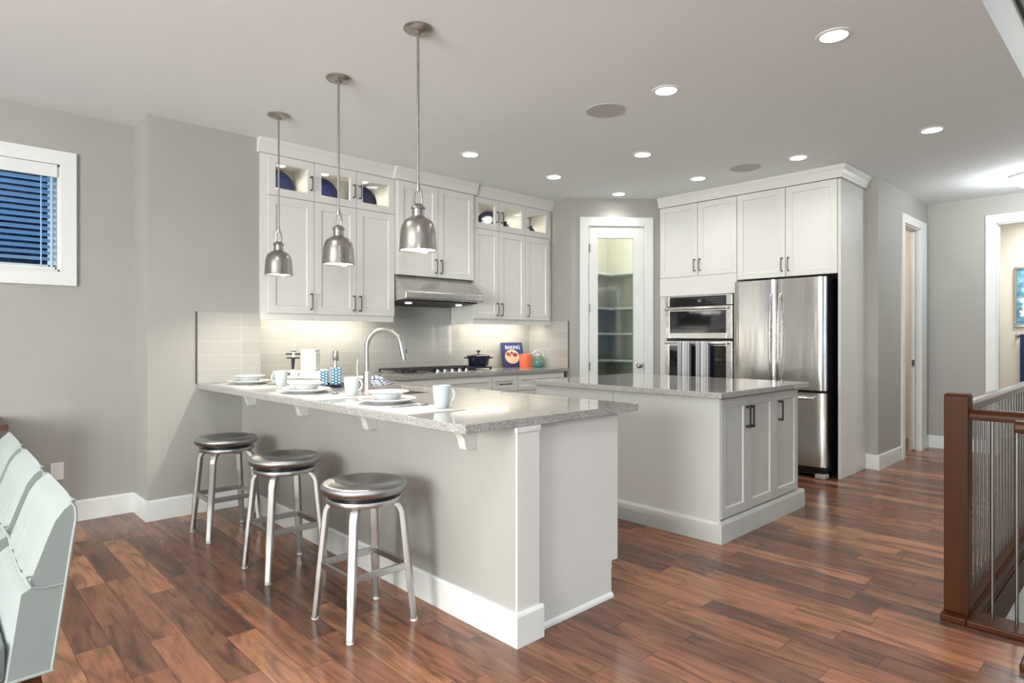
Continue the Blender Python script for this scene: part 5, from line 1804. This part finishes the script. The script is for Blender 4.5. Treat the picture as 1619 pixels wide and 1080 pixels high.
# ================================================================== PLACE SETTINGS
def setting(i, x, y, words):
    mat_bm = BM(); box(mat_bm, 1.475, 1.792, y - 0.47, y + 0.17, CZ1, CZ1 + 0.003)
    tag(obj('placemat', mat_bm, 'runner', bevel=0.001, loc=(x, y, CZ1)), 'off white placemat ' + words, 'placemat', 'placemats on the breakfast bar')
    z = CZ1 + 0.0032
    t = thing('dinner_plate', 'white scalloped dinner plate ' + words, 'plate', (x, y, z), 'dinner plates on the breakfast bar')
    R = 0.142
    bm = BM()
    prof = [(0, 0.0), (0.085, 0.0), (0.090, 0.004), (0.105, 0.010), (R - 0.004, 0.020), (R, 0.024), (R - 0.003, 0.027), (0.104, 0.016), (0.088, 0.010), (0, 0.009)]
    lathe(bm, prof, (x, y, z), 60, False, False)
    for v in bm.verts:
        d = Vector((v.co.x - x, v.co.y - y, 0)); r = d.length
        if r > 0.1:
            a = math.atan2(d.y, d.x)
            k = 1 + 0.022 * math.cos(10 * a) * min(1, (r - 0.1) / 0.04)
            v.co.x = x + d.x * k; v.co.y = y + d.y * k
    obj('dish', bm, 'porcelain', t, smooth=True)
    bm = BM(); lathe(bm, [(0.062, 0.0), (0.082, 0.0), (0.0885, 0.0042), (0.104, 0.0105), (0.125, 0.0165), (0.123, 0.0140), (0.100, 0.0060), (0.087, -0.0002)], (x, y, z - 0.0), 48, False, False)
    bm.free()
    t = thing('soup_bowl', 'white wide rimmed bowl on the dinner plate ' + words, 'bowl', (x, y, z + 0.010), 'bowls on the breakfast bar')
    bm = BM()
    prof = [(0, 0.0), (0.048, 0.0), (0.056, 0.006), (0.072, 0.030), (0.078, 0.040), (0.104, 0.046), (0.107, 0.049), (0.104, 0.051), (0.076, 0.045), (0.066, 0.030), (0.050, 0.010), (0, 0.006)]
    lathe(bm, prof, (x, y, z + 0.0095), 56, False, False)
    for v in bm.verts:
        d = Vector((v.co.x - x, v.co.y - y, 0)); r = d.length
        if r > 0.085:
            a = math.atan2(d.y, d.x)
            k = 1 + 0.02 * math.cos(10 * a)
            v.co.x = x + d.x * k; v.co.y = y + d.y * k
    obj('bowl_body', bm, 'porcelain', t, smooth=True)
    # mug
    mx, my = 1.745, y - 0.352
    t = thing('mug', 'pale grey blue mug ' + words, 'mug', (mx, my, z), 'mugs on the breakfast bar')
    bm = BM(); lathe(bm, [(0, 0), (0.029, 0), (0.031, 0.003), (0.038, 0.038), (0.0415, 0.075), (0.042, 0.100), (0.041, 0.103), (0.0385, 0.100), (0.038, 0.075), (0.034, 0.036), (0.027, 0.008), (0, 0.006)], (mx, my, z), 36, False, False)
    obj('cup', bm, 'mug', t, smooth=True)
    hd = Vector((0.72, -0.69, 0)).normalized() if i != 0 else Vector((-0.90, 0.43, 0)).normalized()
    bm = BM(); tube(bm, arc(Vector((mx, my, z + 0.060)) + hd * 0.037, 0.025, -PI / 2, PI / 2, 12, hd * 0.85, (0, 0, 1.15)), 0.0052, 10)
    obj('handle', bm, 'mug', t, smooth=True)
    # spoon
    sxx, syy = x - 0.005, y - 0.215
    for kind, dx in (('spoon', 0.0), ('knife', 0.030)):
        bm = BM()
        yy = syy + dx
        if kind == 'spoon':
            yy = syy
            prof = [(-0.095, 0.0035), (-0.05, 0.003), (0.0, 0.0028), (0.045, 0.0032), (0.055, 0.008), (0.070, 0.016), (0.085, 0.0185), (0.098, 0.014), (0.104, 0.006)]
        else:
            prof = [(-0.10, 0.0055), (-0.02, 0.005), (0.0, 0.0055), (0.02, 0.0085), (0.09, 0.0085), (0.112, 0.003)]
        A = []
        for (s, w) in prof:
            zc = z + 0.0022 + (0.004 if kind == 'spoon' and s > 0.05 else 0.0)
            A.append([bm.verts.new((sxx + s, yy - w, zc + (0.0025 if s > 0.05 and kind == 'spoon' else 0))), bm.verts.new((sxx + s, yy, zc - (0.0035 if s > 0.05 and kind == 'spoon' else 0.0))), bm.verts.new((sxx + s, yy + w, zc + (0.0025 if s > 0.05 and kind == 'spoon' else 0)))])
        for P_, Q_ in zip(A, A[1:]):
            for k in range(2):
                bm.faces.new((P_[k], P_[k + 1], Q_[k + 1], Q_[k]))
        bmesh.ops.recalc_face_normals(bm, faces=bm.faces)
        o = obj(kind, bm, 'chrome', smooth=True, loc=(sxx, yy, z))
        md = o.modifiers.new('metal thickness', 'SOLIDIFY'); md.thickness = 0.002; md.offset = 0
        tag(o, 'polished %s beside the dinner plate %s' % (kind, words), kind, kind + 's on the breakfast bar' if kind == 'spoon' else 'knives on the breakfast bar')


setting(2, 1.675, 2.655, 'nearest the bar end')
setting(1, 1.645, 3.485, 'in the middle of the bar')
setting(0, 1.670, 4.425, 'nearest the wall')

# ================================================================== DINING CHAIRS + TABLE
def loft(bm, rings, close=True):
    R = [[bm.verts.new(p) for p in r] for r in rings]
    n = len(R[0])
    for a, b in zip(R, R[1:]):
        for i in range(n):
            j = (i + 1) % n
            bm.faces.new((a[i], a[j], b[j], b[i]))
    bm.faces.new(R[0][::-1]); bm.faces.new(R[-1])
    bmesh.ops.recalc_face_normals(bm, faces=bm.faces)
    return bm


CXo, CYo = 0.20, 2.33
CH = 0.245       # half width
t = thing('dining_chair', 'pale upholstered dining chair nearest the camera', 'chair', (CXo, CYo, 0), 'dining chairs along the table')
bm = BM()
# back: vertical sections, thickness along x, rounded top
zs = [0.335, 0.36, 0.42, 0.50, 0.56, 0.575, 0.59, 0.65, 0.70, 0.745, 0.775, 0.792, 0.800]
NV = 16
front = []
back = []
def bx_(z):        # back face x of the backrest
    return 0.262 + (z - 0.335) * 0.135
def th(z):         # thickness of the backrest
    return 0.110 if z < 0.572 else 0.098 - (z - 0.572) * 0.21
for z in zs:
    rowf = []; rowb = []
    for k in range(NV + 1):
        s = -1 + 2 * k / NV
        y = CYo + s * CH
        r = max(0.0, (z - 0.745) / 0.055)
        xb = bx_(z) - 0.022 * r * r
        xf = bx_(z) - th(z) + 0.030 * r * r
        # rolled side wings: lower part wraps forward at the sides
        tuft = 0.0
        if 0.56 < z < 0.79:
            for ty_ in (-0.45, 0.0, 0.45):
                tuft += 0.020 * math.exp(-((s - ty_) / 0.07) ** 2) * math.exp(-((z - 0.60) / 0.07) ** 2)
        seam = 0.010 if abs(z - 0.575) < 0.004 else 0.0
        side = 0.010 * max(0, (abs(s) - 0.85) / 0.15) ** 2
        xf += tuft + seam + side
        dz = -0.010 * max(0.0, (abs(s) - 0.55) / 0.45) ** 2 * max(0, (z - 0.70) / 0.10) if z > 0.70 else 0.0
        rowf.append((xf, y, z + dz)); rowb.append((xb, y, z + dz))
    front.append(rowf); back.append(rowb)
F = [[bm.verts.new(p) for p in r] for r in front]
Bk = [[bm.verts.new(p) for p in r] for r in back]
for G in (F, Bk):
    for i in range(len(zs) - 1):
        for k in range(NV):
            bm.faces.new((G[i][k], G[i][k + 1], G[i + 1][k + 1], G[i + 1][k]))
for i in range(len(zs) - 1):
    for k in (0, NV):
        bm.faces.new((F[i][k], Bk[i][k], Bk[i + 1][k], F[i + 1][k]))
for k in range(NV):
    bm.faces.new((F[0][k], F[0][k + 1], Bk[0][k + 1], Bk[0][k]))
    bm.faces.new((F[-1][k], F[-1][k + 1], Bk[-1][k + 1], Bk[-1][k]))
bmesh.ops.recalc_face_normals(bm, faces=bm.faces)
bk = obj('backrest', bm, 'chair', t, smooth=True, bevel=0.012, seg=3, auto=50)
# piping round the back edge
bm = BM()
for s in (-1, 1):
    yy = CYo + s * (CH + 0.001)
    tube(bm, [(bx_(z) - 0.004 - 0.020 * max(0, (z - 0.745) / 0.055) ** 2, yy, z - (0.009 if z > 0.78 else 0.004 if z > 0.74 else 0)) for z in zs], 0.0038, 8)
    tube(bm, [(bx_(0.337), yy, 0.337), (bx_(0.337) - th(0.337), yy, 0.335), (-0.22, yy, 0.335)], 0.0045, 8)
    # curved lumbar seam on the side
    tube(bm, [(bx_(0.575) - 0.003, yy, 0.565), (bx_(0.575) - 0.055, yy, 0.566), (bx_(0.575) - 0.080, yy, 0.575), (bx_(0.58) - 0.093, yy, 0.605)], 0.0022, 8)
tube(bm, [(bx_(0.575) - th(0.575) + 0.008, CYo + (-1 + 2 * k / 20) * CH, 0.605 - 0.03 * (1 - (-1 + 2 * k / 20) ** 4)) for k in range(21)], 0.0022, 8)
obj('piping', bm, 'piping', t, smooth=True)
bm = BM()
sxm0, sxm1 = -0.225, bx_(0.40) - 0.110
box(bm, sxm0, sxm1, CYo - CH + 0.004, CYo + CH - 0.004, 0.335, 0.440)
bmesh.ops.subdivide_edges(bm, edges=bm.edges[:], cuts=6, use_grid_fill=True)
for v in bm.verts:
    if v.co.z > 0.43:
        fx_ = (v.co.x - (sxm0 + sxm1) / 2) / ((sxm1 - sxm0) / 2); fy_ = (v.co.y - CYo) / CH
        v.co.z += 0.022 * (1 - fx_ ** 2) * (1 - fy_ ** 2)
obj('seat', bm, 'chair', t, smooth=True, bevel=0.016, seg=3, auto=60)
for sxx in (-0.19, 0.215):
    for s in (-1, 1):
        bm = BM()
        tube(bm, [(sxx + (0.03 if sxx > 0 else 0), CYo + s * 0.20, 0.0), (sxx, CYo + s * 0.20, 0.334)], [0.75, 1.0], square=(0.045, 0.045), up=(0, 1, 0))
        obj('leg', bm, 'leg_wood', t, bevel=0.003)
dup(t, (CXo, CYo + 0.612, 0), 0.0, 'pale upholstered dining chair in the middle of the row of three')
dup(t, (CXo, CYo + 1.222, 0), 0.0, 'pale upholstered dining chair farthest away in the row')
# sideboard under the window
t = thing('sideboard', 'dark wooden sideboard whose top corner shows at the left edge behind the chairs', 'sideboard', (-0.40, 4.80, 0))
bm = BM(); box(bm, -1.15, 0.362, 4.545, 5.05, 0.715, 0.748)
obj('table_top', bm, 'table', t, bevel=0.003)
bm = BM(); box(bm, -1.10, 0.300, 4.585, 5.04, 0.20, 0.7148)
obj('body', bm, 'table', t)
for a, b in ((-1.095, -0.635), (-0.63, -0.17), (-0.165, 0.295)):
    bm = BM(); shaker(bm, hood_face(4.5845), a, b, 0.21, 0.70)
    d = obj('door', bm, 'table', t)
    pull(hood_face(4.5845), b - 0.04, 0.02, 0.45, 0.56, d)
for x in (-1.06, 0.26):
    for y in (4.625, 5.0):
        bm = BM(); box(bm, x - 0.03, x + 0.03, y - 0.03, y + 0.03, 0, 0.1995)
        obj('leg', bm, 'table', t, bevel=0.004)

# ================================================================== STAIR RAILING
nx0, nx1, ny0, ny1 = 3.309, 3.399, 0.589, 0.679
t = thing('newel_post', 'red brown square newel post at the stair corner', 'post', ((nx0 + nx1) / 2, (ny0 + ny1) / 2, 0))
bm = BM(); box(bm, nx0, nx1, ny0, ny1, 0.028, 0.985)
obj('shaft', bm, 'rail', t, bevel=0.003)
bm = BM(); box(bm, 3.252, 3.3985, 0.5885, 0.682, 0.0, 0.028)
obj('foot_block', bm, 'rail_y', t, bevel=0.004, seg=3)
bm = BM(); lathe(bm, [(0.062, 0.0), (0.062, 0.0), (0.0, 0.010)], ((nx0 + nx1) / 2, (ny0 + ny1) / 2, 0.985), 4, True, False); bm.free()
bm = BM()
R0 = [bm.verts.new((x, y, 0.9852)) for x, y in ((nx0, ny0), (nx1, ny0), (nx1, ny1), (nx0, ny1))]
R1 = [bm.verts.new((x, y, 0.993)) for x, y in ((nx0 + 0.007, ny0 + 0.007), (nx1 - 0.007, ny0 + 0.007), (nx1 - 0.007, ny1 - 0.007), (nx0 + 0.007, ny1 - 0.007))]
for i in range(4):
    bm.faces.new((R0[i], R0[(i + 1) % 4], R1[(i + 1) % 4], R1[i]))
bm.faces.new(R1); bm.faces.new(R0[::-1])
obj('cap', bm, 'rail', t)


def hand_section(ax):
    """rounded bread-loaf handrail profile: list of (across, z)"""
    return [(-0.030, 0.0), (0.030, 0.0), (0.033, 0.016), (0.031, 0.032), (0.020, 0.043), (0.0, 0.047), (-0.020, 0.043), (-0.031, 0.032), (-0.033, 0.016)]


# short balustrade towards the camera side (along -Y)
mx_ = 3.352
t = thing('stair_railing', 'red brown stair railing running right from the newel post', 'railing', (mx_, 0.3, 0))
bm = BM(); prism(bm, [(mx_ + a, 0.882 + z) for a, z in hand_section(0)], 'y', -0.85, ny0)
obj('handrail', bm, 'rail_y', t, smooth=True, auto=50)
bm = BM(); box(bm, 3.252, 3.400, -0.85, 0.588, 0.0, 0.028); 
bs = obj('shoe_rail', bm, 'rail_y', t, bevel=0.006, seg=3)
y = 0.512
while y > -0.84:
    bm = BM(); tube(bm, [(mx_, y, 0.0275), (mx_, y, 0.45), (mx_, y, 0.883)], 0.0065, 12)
    obj('baluster', bm, 'baluster', t, smooth=True)
    y -= 0.083
# long balustrade along the stairwell (along +X)
my_ = 0.634
t = thing('stair_railing', 'long stair railing of metal balusters running back along the stairwell', 'railing', (5.0, my_, 0))
bm = BM(); prism(bm, [(my_ + a, 0.905 + z) for a, z in hand_section(0)], 'x', nx1, 7.1)
obj('handrail', bm, wood_mat('red brown long handrail', (0.055, 0.0115, 0.002), (0.09, 0.021, 0.004), 0.22, 0, 0.6), t, bevel=0.002)
bm = BM(); box(bm, nx1, 7.12, 0.602, 0.672, 0.0, 0.026)
obj('shoe_rail', bm, 'rail', t, bevel=0.004)
x = 3.52
while x < 7.05:
    bm = BM(); tube(bm, [(x, my_, 0.0255), (x, my_, 0.45), (x, my_, 0.906)], 0.0062, 12)
    obj('baluster', bm, 'baluster', t, smooth=True)
    x += 0.098
bm = BM(); box(bm, 7.12, 7.21, 0.589, 0.679, 0.0, 0.985)
tag(obj('newel_post', bm, 'rail', bevel=0.003, loc=(7.165, 0.634, 0)), 'red brown newel post at the far hall end of the stair railing', 'post')
# second newel of the next stair flight, almost outside the frame
t = thing('newel_post', 'red brown newel post whose base corner shows at the lower right edge', 'post', (3.06, 0.30, 0))
bm = BM(); box(bm, 3.045, 3.135, 0.245, 0.335, 0.0, 0.985)
obj('shaft', bm, 'rail', t, bevel=0.003)
bm = BM(); box(bm, 2.957, 3.150, 0.232, 0.372, 0.0, 0.030)
obj('foot_block', bm, 'rail_y', t, bevel=0.006, seg=3)
bm = BM(); prism(bm, [(3.030 + a, 0.880 + z) for a, z in hand_section(0)], 'y', 0.335, 0.392)
obj('handrail_end', bm, 'rail_y', t, bevel=0.003)
